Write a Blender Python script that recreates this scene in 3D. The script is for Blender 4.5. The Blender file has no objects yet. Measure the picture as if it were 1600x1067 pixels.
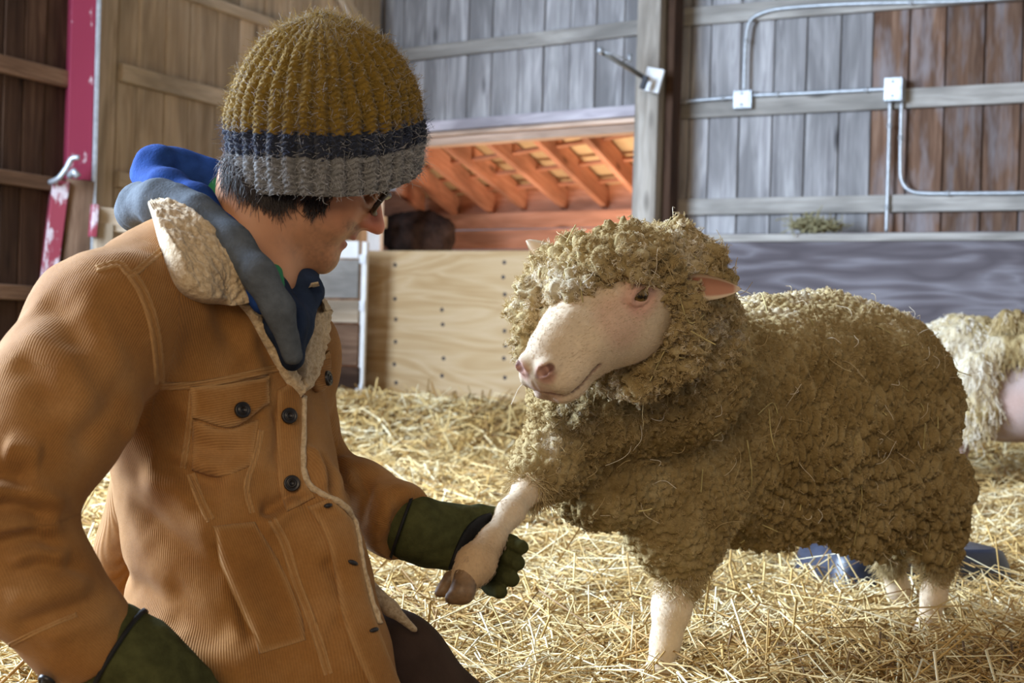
import bpy, math, random
import numpy as np
from mathutils import Vector, Matrix
from mathutils.bvhtree import BVHTree
random.seed(7); rng = np.random.default_rng(7)
scene = bpy.context.scene
COL = scene.collection

# ------------------------------------------------------------------ camera
FPX, CX, CY, ROLL, CAMZ = 2383.0, 800.0, 533.5, 0.03, 0.60
cr, sr = math.cos(ROLL), math.sin(ROLL)
cam = bpy.data.cameras.new('camera'); cam_o = bpy.data.objects.new('camera', cam); COL.objects.link(cam_o)
cam.sensor_width = 36.0; cam.lens = 36.0*FPX/1600.0
cam.clip_start = .05; cam.clip_end = 200
m = Matrix(((cr, -sr, 0, 0), (0, 0, -1, 0), (sr, cr, 0, CAMZ), (0, 0, 0, 1)))
cam_o.matrix_world = m
cam.dof.use_dof = True; cam.dof.focus_distance = 2.3; cam.dof.aperture_fstop = 7.5
scene.camera = cam_o

# ------------------------------------------------------------------ light
vs = scene.view_settings
scene.display_settings.display_device = 'sRGB'
vs.view_transform = 'Standard'; vs.look = 'None'; vs.gamma = 1; vs.use_curve_mapping = False
vs.exposure = 0.0
world = bpy.data.worlds.new('sky'); scene.world = world; world.use_nodes = True
bg = world.node_tree.nodes['Background']; bg.inputs['Color'].default_value = (.80, .86, 1.0, 1); bg.inputs['Strength'].default_value = .30

def area(name, loc, target, sx, sy, power, col):
    l = bpy.data.lights.new(name, 'AREA'); l.shape = 'RECTANGLE'; l.size = sx; l.size_y = sy; l.energy = power; l.color = col
    o = bpy.data.objects.new(name, l); COL.objects.link(o)
    o.location = loc; d = Vector(target)-Vector(loc); o.rotation_euler = d.to_track_quat('-Z', 'Y').to_euler()
    return o
# daylight through the big side door on the left, an added warm fill lamp behind the camera, and sun scattered inside the lean-to
area('side_door_daylight', (-3.8, 3.7, 2.3), (1.2, 3.4, .5), 3.6, 2.6, 1450, (.62, .78, 1.0))
area('front_fill_lamp', (-1.6, -6.0, 3.6), (.2, 5, .6), 4.0, 2.6, 285, (1.0, .78, .50))
area('lean_to_sunlight', (.75, 10.55, .55), (.85, 10.9, 2.0), 1.6, .9, 42, (1.0, .80, .60))

# ------------------------------------------------------------------ helpers
def P(px, py, d):
    u = (px-CX)/FPX*d; v = (CY-py)/FPX*d
    return np.array((u*cr-v*sr, d, CAMZ+u*sr+v*cr))
def ray(px, py):
    a = P(px, py, 1.0)-np.array((0, 0, CAMZ)); return a
CAM = np.array((0, 0, CAMZ))
def px_of(p):
    p = np.asarray(p, float); q = p-CAM
    u = q[..., 0]*cr+q[..., 2]*sr; v = -q[..., 0]*sr+q[..., 2]*cr
    return CX+u/q[..., 1]*FPX, CY-v/q[..., 1]*FPX
def nrm(v): v = np.asarray(v, float); return v/np.linalg.norm(v)

def mk_mesh(name, V, Fc, mat=None, smooth=True, attrs=None, cols=None):
    me = bpy.data.meshes.new(name)
    V = np.asarray(V, np.float32)
    if isinstance(Fc, np.ndarray):
        n, k = Fc.shape
        me.vertices.add(len(V)); me.vertices.foreach_set('co', V.ravel())
        me.loops.add(n*k); me.loops.foreach_set('vertex_index', Fc.astype(np.int32).ravel())
        me.polygons.add(n); me.polygons.foreach_set('loop_start', np.arange(0, n*k, k, dtype=np.int32))
        me.polygons.foreach_set('loop_total', np.full(n, k, np.int32))
        me.update(calc_edges=True); me.validate()
    else:
        me.from_pydata([tuple(map(float, v)) for v in V], [], [tuple(f) for f in Fc]); me.update()
    if smooth: me.polygons.foreach_set('use_smooth', np.ones(len(me.polygons), bool))
    for k, a in (attrs or {}).items():
        at = me.attributes.new(k, 'FLOAT', 'POINT'); at.data.foreach_set('value', np.asarray(a, np.float32))
    for k, a in (cols or {}).items():
        a = np.asarray(a, np.float32)
        if a.shape[1] == 3: a = np.concatenate([a, np.ones((len(a), 1), np.float32)], 1)
        at = me.attributes.new(k, 'FLOAT_COLOR', 'POINT'); at.data.foreach_set('color', a.ravel())
    if mat: me.materials.append(mat)
    return me
def link(name, me, parent=None, label=None, cat=None, group=None, kind=None):
    o = bpy.data.objects.new(name, me); COL.objects.link(o)
    if parent is not None: o.parent = parent
    tag(o, label, cat, group, kind); return o
def tag(o, label=None, cat=None, group=None, kind=None):
    if label: o['label'] = label
    if cat: o['category'] = cat
    if group: o['group'] = group
    if kind: o['kind'] = kind
    return o
def empty(name, loc=(0, 0, 0), label=None, cat=None, group=None, kind=None):
    """an Empty at the base of a thing; its children keep world coordinates through the inverse"""
    o = bpy.data.objects.new(name, None); COL.objects.link(o); o.location = loc; o.empty_display_size = .1
    return tag(o, label, cat, group, kind)
def child(name, me, root, label=None, kind=None):
    o = bpy.data.objects.new(name, me); COL.objects.link(o); o.parent = root
    o.matrix_parent_inverse = Matrix.Translation(-world_loc(root))
    return tag(o, label, None, None, kind)
def world_loc(o):
    if o.type == 'EMPTY': return Vector(o.location)
    return Vector((0, 0, 0)) if o.parent is None else Vector((0, 0, 0))

# --- numpy noise
def _h(ix, iy, iz, s):
    x = (ix.astype(np.int64)*73856093) ^ (iy.astype(np.int64)*19349663) ^ (iz.astype(np.int64)*83492791) ^ (s*2654435761)
    x = (x & 0xffffffff); x = ((x >> 16) ^ x)*0x45d9f3b & 0xffffffff; x = ((x >> 16) ^ x)*0x45d9f3b & 0xffffffff
    x = (x >> 16) ^ x
    return (x & 0xffffff)/float(0xffffff)
def vnoise(p, s=0):
    p = np.asarray(p, float); i = np.floor(p); f = p-i; f = f*f*(3-2*f); i = i.astype(np.int64); r = 0
    for a in (0, 1):
        for b in (0, 1):
            for c in (0, 1):
                w = (f[:, 0] if a else 1-f[:, 0])*(f[:, 1] if b else 1-f[:, 1])*(f[:, 2] if c else 1-f[:, 2])
                r = r+w*_h(i[:, 0]+a, i[:, 1]+b, i[:, 2]+c, s)
    return r*2-1
def fbm(p, o=3, s=0):
    r = 0; a = 1
    for k in range(o): r = r+a*vnoise(p*(2**k), s+k); a *= .5
    return r
def worley(p, s=0, jit=.9):
    p = np.asarray(p, float); i = np.floor(p).astype(np.int64); f1 = np.full(len(p), 9.); f2 = f1.copy(); idr = np.zeros(len(p))
    for a in (-1, 0, 1):
        for b in (-1, 0, 1):
            for c in (-1, 0, 1):
                j = i+np.array((a, b, c))
                q = np.stack([_h(j[:, 0], j[:, 1], j[:, 2], s+t) for t in (1, 2, 3)], 1)*jit+(1-jit)/2
                d = np.linalg.norm(j+q-p, axis=1); m_ = d < f1
                f2 = np.where(m_, f1, np.minimum(f2, d)); f1 = np.where(m_, d, f1)
                idr = np.where(m_, _h(j[:, 0], j[:, 1], j[:, 2], s+9), idr)
    return f1, f2, idr

# --- implicit surfaces
class Field:
    def __init__(s, lo, hi, h):
        s.lo = np.array(lo, float); s.h = h
        s.n = np.ceil((np.array(hi)-s.lo)/h).astype(int)+1
        s.d = np.full(s.n, 1.0, np.float32)
        s.ax = [(s.lo[k]+np.arange(s.n[k])*h).astype(np.float32) for k in range(3)]
    def _sub(s, lo, hi):
        a = np.clip(np.floor((np.asarray(lo)-s.lo)/s.h).astype(int), 0, s.n); b = np.clip(np.ceil((np.asarray(hi)-s.lo)/s.h).astype(int)+1, 0, s.n)
        sl = tuple(slice(a[k], b[k]) for k in range(3))
        X = s.ax[0][sl[0]][:, None, None]; Y = s.ax[1][sl[1]][None, :, None]; Z = s.ax[2][sl[2]][None, None, :]
        return sl, X, Y, Z
    def _put(s, sl, e, k, cut):
        if e.size == 0: return
        d = s.d[sl]
        if cut:
            e = -e; hh = np.maximum(k-np.abs(d-e), 0)/max(k, 1e-6); s.d[sl] = np.maximum(d, e)+hh*hh*k*.25
        else:
            hh = np.maximum(k-np.abs(d-e), 0)/max(k, 1e-6); s.d[sl] = np.minimum(d, e)-hh*hh*k*.25
    def cone(s, a, b, ra, rb, k=.02, cut=False):
        a = np.asarray(a, float); b = np.asarray(b, float); r = max(ra, rb)+k+4*s.h
        sl, X, Y, Z = s._sub(np.minimum(a, b)-r, np.maximum(a, b)+r)
        ab = b-a; L2 = max(float(ab@ab), 1e-9)
        t = np.clip(((X-a[0])*ab[0]+(Y-a[1])*ab[1]+(Z-a[2])*ab[2])/L2, 0, 1)
        e = np.sqrt((X-a[0]-t*ab[0])**2+(Y-a[1]-t*ab[1])**2+(Z-a[2]-t*ab[2])**2)-(ra+(rb-ra)*t)
        s._put(sl, e.astype(np.float32), k, cut)
    def chain(s, pts, rs, k=.02):
        for i in range(len(pts)-1): s.cone(pts[i], pts[i+1], rs[i], rs[i+1], k)
    def ell(s, c, r, R=None, k=.02, cut=False):
        """R: three row axes for the radii"""
        c = np.asarray(c, float); r = np.asarray(r, float); m_ = r.max()+k+4*s.h
        sl, X, Y, Z = s._sub(c-m_, c+m_)
        R = np.eye(3) if R is None else np.asarray(R, float)
        x, y, z = X-c[0], Y-c[1], Z-c[2]
        q = [R[i, 0]*x+R[i, 1]*y+R[i, 2]*z for i in range(3)]
        k0 = np.sqrt(sum((q[i]/r[i])**2 for i in range(3))); k1 = np.sqrt(sum((q[i]/r[i]**2)**2 for i in range(3)))
        e = k0*(k0-1)/np.maximum(k1, 1e-6)
        s._put(sl, e.astype(np.float32), k, cut)
    def plane_cut(s, p, n, rad):
        p = np.asarray(p, float); n = nrm(n); sl, X, Y, Z = s._sub(p-rad, p+rad)
        e = ((X-p[0])*n[0]+(Y-p[1])*n[1]+(Z-p[2])*n[2]).astype(np.float32); q = np.sqrt((X-p[0])**2+(Y-p[1])**2+(Z-p[2])**2)
        s.d[sl] = np.where(q < rad, np.maximum(s.d[sl], e), s.d[sl])
    def mesh(s):
        d = s.d; ins = d < 0; n = s.n
        cnt = np.zeros(n-1, np.int8)
        for a in (0, 1):
            for b in (0, 1):
                for c in (0, 1): cnt += ins[a:n[0]-1+a, b:n[1]-1+b, c:n[2]-1+c]
        I = np.argwhere((cnt > 0) & (cnt < 8)); idx = np.full(n-1, -1, np.int32); idx[tuple(I.T)] = np.arange(len(I))
        co = [(a, b, c) for a in (0, 1) for b in (0, 1) for c in (0, 1)]
        val = np.stack([d[I[:, 0]+a, I[:, 1]+b, I[:, 2]+c] for a, b, c in co], 1)
        acc = np.zeros((len(I), 3)); w = np.zeros(len(I))
        for i in range(8):
            for j in range(i+1, 8):
                df = np.array(co[j])-np.array(co[i])
                if np.abs(df).sum() != 1: continue
                x = (val[:, i] < 0) != (val[:, j] < 0); t = val[x, i]/(val[x, i]-val[x, j])
                acc[x] += np.array(co[i])+t[:, None]*df; w[x] += 1
        V = s.lo+(I+acc/w[:, None])*s.h
        Q = []
        for ax in range(3):
            u, v = (ax+1) % 3, (ax+2) % 3
            A = [slice(None)]*3; B = [slice(None)]*3; A[ax] = slice(0, -1); B[ax] = slice(1, None)
            E = np.argwhere(ins[tuple(A)] != ins[tuple(B)])
            E = E[(E[:, u] > 0) & (E[:, v] > 0) & (E[:, u] < n[u]-1) & (E[:, v] < n[v]-1)]
            if len(E) == 0: continue
            def cell(du, dv):
                c = E.copy(); c[:, u] -= du; c[:, v] -= dv; return idx[tuple(c.T)]
            q = np.stack([cell(1, 1), cell(0, 1), cell(0, 0), cell(1, 0)], 1)
            sgn = ins[tuple(E.T)]
            q[~sgn] = q[~sgn][:, ::-1]; Q.append(q)
        Q = np.concatenate(Q); Q = Q[(Q >= 0).all(1)]
        return V, Q
def vnormals(V, Q):
    a = V[Q[:, 2]]-V[Q[:, 0]]; b = V[Q[:, 3]]-V[Q[:, 1]]; fn = np.cross(a, b); N = np.zeros_like(V)
    for k in range(4): np.add.at(N, Q[:, k], fn)
    return N/np.maximum(np.linalg.norm(N, axis=1), 1e-12)[:, None]
def relax(V, Q, it=2, w=.5):
    for _ in range(it):
        S = np.zeros_like(V); c = np.zeros(len(V))
        for k in range(4):
            np.add.at(S, Q[:, k], V[Q[:, (k+1) % 4]]+V[Q[:, (k+3) % 4]]); np.add.at(c, Q[:, k], 2)
        V = V*(1-w)+w*S/np.maximum(c, 1)[:, None]
    return V
def tube(pts, rs, n=8, cap=True, V=None, Fc=None):
    """swept circle along a polyline, appended to V, Fc (lists)"""
    V = [] if V is None else V; Fc = [] if Fc is None else Fc
    pts = np.asarray(pts, float); rs = np.broadcast_to(np.asarray(rs, float), (len(pts),)); o = len(V)
    T = np.gradient(pts, axis=0); T /= np.maximum(np.linalg.norm(T, axis=1), 1e-9)[:, None]
    up = np.array((0, 0, 1.)) if abs(T[0, 2]) < .9 else np.array((0, 1., 0)); 
    x = nrm(np.cross(T[0], up))
    for i in range(len(pts)):
        x = nrm(x-T[i]*(x@T[i])); y = np.cross(T[i], x)
        for k in range(n):
            a = 2*math.pi*k/n; V.append(pts[i]+rs[i]*(math.cos(a)*x+math.sin(a)*y))
    for i in range(len(pts)-1):
        for k in range(n):
            k2 = (k+1) % n; Fc.append((o+i*n+k, o+i*n+k2, o+(i+1)*n+k2, o+(i+1)*n+k))
    if cap:
        Fc.append(tuple(o+k for k in range(n))[::-1]); Fc.append(tuple(o+(len(pts)-1)*n+k for k in range(n)))
    return V, Fc
def smooth_path(pts, n):
    """Catmull-Rom resample"""
    p = np.asarray(pts, float); p = np.vstack([2*p[0]-p[1], p, 2*p[-1]-p[-2]]); out = []
    m_ = len(p)-3
    for t in np.linspace(0, m_-1e-6, n):
        i = int(t); f = t-i; a, b, c, d = p[i:i+4]
        out.append(.5*((2*b)+(-a+c)*f+(2*a-5*b+4*c-d)*f*f+(-a+3*b-3*c+d)*f**3))
    return np.array(out)
def hair(name, S, rad, mat, root, tint=None, label=None, kind='stuff'):
    """S: (n, k, 3) strand points"""
    n, k, _ = S.shape
    hc = bpy.data.hair_curves.new(name); hc.add_curves([k]*n)
    hc.attributes['position'].data.foreach_set('vector', S.astype(np.float32).ravel())
    ra = hc.attributes.get('radius') or hc.attributes.new('radius', 'FLOAT', 'POINT')
    rr = np.broadcast_to(np.asarray(rad, np.float32), (n, k)); ra.data.foreach_set('value', np.ascontiguousarray(rr).ravel())
    if tint is not None:
        at = hc.attributes.new('tint', 'FLOAT', 'POINT'); at.data.foreach_set('value', np.repeat(np.asarray(tint, np.float32), k))
    tp = np.tile(np.linspace(0, 1, k), n).astype(np.float32)
    at = hc.attributes.new('along', 'FLOAT', 'POINT'); at.data.foreach_set('value', tp)
    hc.materials.append(mat)
    return child(name, hc, root, label, kind)
def sample(V, Q, n, rg=rng):
    a = V[Q[:, 0]]; b = V[Q[:, 1]]; c = V[Q[:, 2]]; d = V[Q[:, 3]]
    ar = np.linalg.norm(np.cross(c-a, d-b), axis=1); i = rg.choice(len(Q), n, p=ar/ar.sum())
    u, v = rg.random((2, n))[:, :, None]
    pt = (a[i]*(1-u)+b[i]*u)*(1-v)+(d[i]*(1-u)+c[i]*u)*v
    N = np.cross(c[i]-a[i], d[i]-b[i]); N /= np.maximum(np.linalg.norm(N, axis=1), 1e-12)[:, None]
    return pt, N, i

# ------------------------------------------------------------------ materials
class NT:
    def __init__(s, name, rough=.8, spec=.3):
        s.m = bpy.data.materials.new(name); s.m.use_nodes = True; s.t = s.m.node_tree; s.b = s.t.nodes['Principled BSDF']
        s.b.inputs['Roughness'].default_value = rough; s.b.inputs['Specular IOR Level'].default_value = spec
    def n(s, ty, **kw):
        x = s.t.nodes.new(ty)
        for k, v in kw.items():
            if k.startswith('i_'):
                x.inputs[k[2:].replace('_', ' ')].default_value = v
            else: setattr(x, k, v)
        return x
    def l(s, a, b): s.t.links.new(a, b)
    def attr(s, name): return s.n('ShaderNodeAttribute', attribute_name=name)
    def coords(s, scale, kind='Object', src=None):
        tc = s.n('ShaderNodeTexCoord'); mp = s.n('ShaderNodeMapping'); s.l(tc.outputs[kind], mp.inputs['Vector']); mp.inputs['Scale'].default_value = scale
        return mp.outputs['Vector']
    def noise(s, vec, scale, detail=4, rough=.6, dist=0):
        x = s.n('ShaderNodeTexNoise'); s.l(vec, x.inputs['Vector']); x.inputs['Scale'].default_value = scale; x.inputs['Detail'].default_value = detail
        x.inputs['Roughness'].default_value = rough; x.inputs['Distortion'].default_value = dist; return x.outputs['Fac']
    def ramp(s, fac, stops):
        r = s.n('ShaderNodeValToRGB'); s.l(fac, r.inputs['Fac']); e = r.color_ramp.elements
        while len(e) < len(stops): e.new(.5)
        for i, (p, c) in enumerate(stops): e[i].position = p; e[i].color = (*c, 1)
        return r.outputs['Color']
    def math(s, op, a, b=None):
        x = s.n('ShaderNodeMath', operation=op)
        for i, v in enumerate((a, b)):
            if v is None: continue
            if isinstance(v, (int, float)): x.inputs[i].default_value = v
            else: s.l(v, x.inputs[i])
        return x.outputs[0]
    def mix(s, fac, a, b, mode='MIX'):
        x = s.n('ShaderNodeMix', data_type='RGBA', blend_type=mode)
        for nme, v in (('Factor', fac), ('A', a), ('B', b)):
            sock = [q for q in x.inputs if q.name == nme and (q.type == 'VALUE' if nme == 'Factor' else q.type == 'RGBA')][0]
            if isinstance(v, (int, float)): sock.default_value = v
            elif isinstance(v, tuple): sock.default_value = (*v, 1)
            else: s.l(v, sock)
        return [q for q in x.outputs if q.type == 'RGBA'][0]
    def color(s, c):
        if isinstance(c, tuple): s.b.inputs['Base Color'].default_value = (*c, 1)
        else: s.l(c, s.b.inputs['Base Color'])
    def bump(s, h, strength=.4, dist=.002):
        x = s.n('ShaderNodeBump'); s.l(h, x.inputs['Height']); x.inputs['Strength'].default_value = strength; x.inputs['Distance'].default_value = dist
        s.l(x.outputs['Normal'], s.b.inputs['Normal'])

def wood(name, lo, mid, hi, var=.35, grain=1.0, rough=.85, knots=True, stain=None):
    """boards: local Z runs along the board, grain stretched along it"""
    t = NT(name, rough, .2)
    oi = t.n('ShaderNodeObjectInfo'); rnd = oi.outputs['Random']
    tc = t.n('ShaderNodeTexCoord'); ad = t.n('ShaderNodeVectorMath', operation='ADD'); t.l(tc.outputs['Object'], ad.inputs[0])
    cb = t.n('ShaderNodeCombineXYZ'); t.l(t.math('MULTIPLY', rnd, 37.), cb.inputs[0]); t.l(t.math('MULTIPLY', rnd, 91.), cb.inputs[2]); t.l(cb.outputs[0], ad.inputs[1])
    mp = t.n('ShaderNodeMapping'); t.l(ad.outputs[0], mp.inputs['Vector']); mp.inputs['Scale'].default_value = (24*grain, 24*grain, 1.6*grain)
    g = t.noise(mp.outputs[0], 1.0, 6, .62, 1.2)
    mp2 = t.n('ShaderNodeMapping'); t.l(ad.outputs[0], mp2.inputs['Vector']); mp2.inputs['Scale'].default_value = (5, 5, 1.1)
    blot = t.noise(mp2.outputs[0], 1.0, 3, .55, .6)
    c = t.ramp(g, [(.28, lo), (.5, mid), (.74, hi)])
    c = t.mix(t.ramp(blot, [(.36, (.8,)*3), (.62, (0,)*3)]), c, tuple(.42*x for x in mid))
    if knots:
        vo = t.n('ShaderNodeTexVoronoi'); mp3 = t.n('ShaderNodeMapping'); t.l(ad.outputs[0], mp3.inputs['Vector']); mp3.inputs['Scale'].default_value = (5, 5, 1.7)
        t.l(mp3.outputs[0], vo.inputs['Vector']); vo.inputs['Scale'].default_value = 1.0
        c = t.mix(t.ramp(vo.outputs['Distance'], [(.05, (.85,)*3), (.16, (0,)*3)]), c, tuple(.25*x for x in lo))
    if stain: c = t.mix(t.ramp(t.noise(mp2.outputs[0], 2.3, 3), [(.45, (0,)*3), (.7, (.7,)*3)]), c, stain)
    v = t.math('ADD', t.math('MULTIPLY', rnd, var), 1-var*.5)
    vv = t.n('ShaderNodeCombineColor'); [t.l(v, vv.inputs[i]) for i in range(3)]
    t.color(t.mix(1.0, c, vv.outputs[0], 'MULTIPLY')); t.bump(g, .5, .003)
    return t.m
def plain(name, col, rough=.6, metal=0, spec=.4, bumps=None, var=.15, scale=8):
    t = NT(name, rough, spec); t.b.inputs['Metallic'].default_value = metal
    v = t.coords((scale,)*3); n_ = t.noise(v, 1.0, 4)
    t.color(t.ramp(n_, [(.3, tuple(x*(1-var) for x in col)), (.7, tuple(min(1, x*(1+var)) for x in col))]))
    if bumps: t.bump(t.noise(t.coords((bumps[0],)*3), 1.0, 3), bumps[1], .002)
    return t.m
# ------------------------------------------------------------------ materials of the setting
M_weather = wood('weathered_boards', (.20, .19, .195), (.38, .365, .365), (.56, .545, .535), .35)
M_brownw = wood('brown_boards', (.075, .038, .024), (.19, .105, .066), (.34, .215, .145), .5, stain=(.27, .25, .26))
M_tanw = wood('tan_boards', (.42, .31, .20), (.60, .475, .34), (.72, .60, .46), .35)
M_darkw = wood('dark_boards', (.035, .017, .010), (.075, .038, .022), (.13, .075, .045), .4)
M_girt = wood('girt_wood', (.27, .25, .225), (.42, .39, .35), (.56, .53, .49), .2)
M_tgirt = wood('tan_girt_wood', (.46, .36, .24), (.66, .54, .40), (.76, .65, .52), .2)
M_dgirt = wood('dark_girt_wood', (.10, .055, .032), (.20, .115, .07), (.30, .19, .12), .2)
M_post = wood('post_wood', (.26, .22, .18), (.42, .37, .31), (.55, .50, .44), .1)
M_rafter = wood('red_rafter_wood', (.46, .19, .10), (.60, .27, .16), (.70, .36, .23), .22)
M_header = wood('header_wood', (.42, .38, .42), (.60, .55, .59), (.72, .68, .70), .1)
M_headpink = wood('fresh_board', (.55, .36, .25), (.74, .53, .40), (.85, .66, .52), .1)

def plywood(name, lo, mid, hi, sc, dist):
    t = NT(name, .8, .2)
    w = t.noise(t.coords((3.2*sc, 3*sc, .55*sc)), 1.6, 2, .5, dist)
    w2 = t.math('FRACT', t.math('MULTIPLY', w, 4.5)); w3 = t.math('ABSOLUTE', t.math('SUBTRACT', t.math('MULTIPLY', w2, 2.0), 1.0))
    n2 = t.noise(t.coords((90, 30, 3)), 1.0, 4); n3 = t.noise(t.coords((3, 3, 2)), 1.0, 3)
    c = t.ramp(t.math('ADD', t.math('MULTIPLY', w3, .6), t.math('MULTIPLY', n3, .4)), [(.2, lo), (.5, mid), (.8, hi)])
    c = t.mix(t.ramp(n2, [(.35, (.4,)*3), (.6, (0,)*3)]), c, lo)
    t.color(c); t.bump(n2, .15, .001); return t.m
M_plytan = plywood('tan_plywood', (.47, .31, .15), (.54, .375, .20), (.60, .44, .26), 1.0, 1.2)
M_plyblue = plywood('weathered_plywood', (.085, .072, .078), (.125, .108, .116), (.20, .185, .20), 1.3, .45)
M_steel = plain('galvanised_steel', (.40, .42, .44), .42, .45, .5, None, .2, 30)
M_redpaint = None
def paint(name, col, under, thr):
    t = NT(name, .6, .3); n_ = t.noise(t.coords((9, 9, 4)), 1.0, 6, .7)
    t.color(t.ramp(n_, [(thr, col), (thr+.05, under)])); t.bump(n_, .2, .002); return t.m
M_red = paint('chipped_red_paint', (.21, .020, .045), (.50, .38, .40), .63)
M_redworn = paint('worn_red_paint', (.26, .04, .06), (.56, .48, .50), .52)
M_white = plain('daylit_white', (.86, .85, .82), .6, 0, .3, None, .06)  # white stands in for daylight on boards and in the slit
M_shed = plain('translucent_roof_sheet', (.62, .46, .26), .6, 0, .3, None, .1, 3)
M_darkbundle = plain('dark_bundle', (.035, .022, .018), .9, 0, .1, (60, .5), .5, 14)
M_plate = plain('white_plate', (.80, .82, .84), .5, 0, .4)
M_nail = plain('nail_head', (.05, .04, .04), .6, .4)
M_black = plain('black_metal', (.03, .03, .035), .5, .3)

# ------------------------------------------------------------------ wall planes
def plane_dir(px0, Y0, ang):
    p = P(px0, 533, Y0); return p[0], Y0, math.cos(math.radians(ang)), -math.sin(math.radians(ang))
class WP:
    """vertical plane: origin (x, y), unit direction w; normal n towards the photographer"""
    def __init__(s, px0, Y0, ang=None, w=None):
        p = P(px0, 533, Y0); s.o = np.array((p[0], Y0)); 
        s.w = np.array(w if w is not None else (math.cos(math.radians(ang)), -math.sin(math.radians(ang))))
        n = np.array((s.w[1], -s.w[0])); s.n = n if n @ (-s.o) > 0 else -n
    def hit(s, px, py, off=0.0):
        r = ray(px, py); o = s.o+s.n*off
        t = (o @ s.n)/(r[:2] @ s.n); q = CAM+r*t
        return (q[:2]-o) @ s.w, q[2]
    def pt(s, a, z, off=0.0):
        q = s.o+s.w*a+s.n*off; return np.array((q[0], q[1], z))
def board(name, A, B, width, thick, nrm3, mat, root, kind=None, label=None):
    """board from A to B (centre line of its back face), local z lengthwise, y along the normal, width across"""
    A = np.asarray(A, float); B = np.asarray(B, float); z = nrm(B-A); y = np.asarray(nrm3, float); y = nrm(y-z*(y@z)); x = np.cross(y, z); L = np.linalg.norm(B-A)
    w = width/2; e = min(.004, w*.2, thick*.3)
    prof = [(-w, 0), (w, 0), (w, thick-e), (w-e, thick), (-w+e, thick), (-w, thick-e)]
    V = [(px_, py_, zz) for zz in (0, L) for px_, py_ in prof]; k = len(prof)
    Fc = [(i, (i+1) % k, k+(i+1) % k, k+i) for i in range(k)]+[tuple(range(k))[::-1], tuple(range(k, 2*k))]
    me = mk_mesh(name, V, Fc, mat, False)
    o = bpy.data.objects.new(name, me); COL.objects.link(o)
    M = Matrix(((x[0], y[0], z[0], A[0]), (x[1], y[1], z[1], A[1]), (x[2], y[2], z[2], A[2]), (0, 0, 0, 1)))
    if root is not None:
        o.parent = root; o.matrix_parent_inverse = Matrix.Translation(-world_loc(root))
    o.matrix_basis = M
    return tag(o, label, None, None, kind)
def vplank(pl, s0, s1, z0, z1, off, thick, mat, root, name='plank', gap=.008):
    n3 = (pl.n[0], pl.n[1], 0); a = (s0+s1)/2
    return board(name, pl.pt(a, z0, off), pl.pt(a, z1, off), abs(s1-s0)-gap, thick, n3, mat, root)
def hboard(pl, s0, s1, zc, h, off, thick, mat, root, name='girt', z1=None):
    n3 = (pl.n[0], pl.n[1], 0)
    return board(name, pl.pt(s0, zc, off), pl.pt(s1, zc if z1 is None else z1, off), h, thick, n3, mat, root)

WR = WP(1030, 9.62, 29); WL = WP(1030, 9.62, 37)
sc_, _ = WL.hit(592, 300); corner = WL.pt(sc_, 0)
WS = WP(592, corner[1], w=(.438, .899))            # left side wall, running away to the corner

# back wall ---------------------------------------------------------
wall_back = empty('wall_back', WR.pt(0, 0), kind='structure')
seams = [1040, 1076, 1107, 1154, 1206, 1257, 1310, 1360, 1417, 1474, 1535, 1594, 1655, 1720]
for i in range(len(seams)-1):
    s0 = WR.hit(seams[i], 200)[0]; s1 = WR.hit(seams[i+1], 200)[0]
    vplank(WR, s0, s1, -.1, 3.6, -.024+random.uniform(-.003, .003), .022, M_brownw if seams[i] in (1360, 1417, 1474, 1535, 1594, 1655) else M_weather, wall_back)
seamsL = [566, 596, 628, 662, 697, 730, 767, 809, 848, 889, 929, 973, 1012, 1040]
_, z_hd_top = WL.hit(850, 180); _, z_hd_bot = WL.hit(850, 207)
for i in range(len(seamsL)-1):
    s0 = WL.hit(seamsL[i], 120)[0]; s1 = WL.hit(seamsL[i+1], 120)[0]
    vplank(WL, s0, s1, z_hd_bot+.02, 3.6, -.024+random.uniform(-.004, .004), .022, M_weather, wall_back)
for y0, y1 in ((15, 43), (159, 187), (312, 337)):
    s0, za = WR.hit(1062, y0); _, zb = WR.hit(1062, y1)
    hboard(WR, s0-.02, 3.4, (za+zb)/2, za-zb, 0, .038, M_girt, wall_back)
s0, za = WL.hit(763, 61); _, zb = WL.hit(763, 83)
hboard(WL, sc_, WL.hit(1008, 50)[0], (za+zb)/2, za-zb, 0, .038, M_girt, wall_back)

def backing(pl, s0, s1, z0, z1, root):
    hboard(pl, s0, s1, (z0+z1)/2, z1-z0, -.05, .012, M_darkw, root, 'backing')
backing(WR, WR.hit(1040, 200)[0], WR.hit(1720, 200)[0], -.1, 3.6, wall_back); backing(WL, WL.hit(570, 120)[0], WL.hit(1040, 120)[0], z_hd_bot+.03, 3.6, wall_back)
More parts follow.
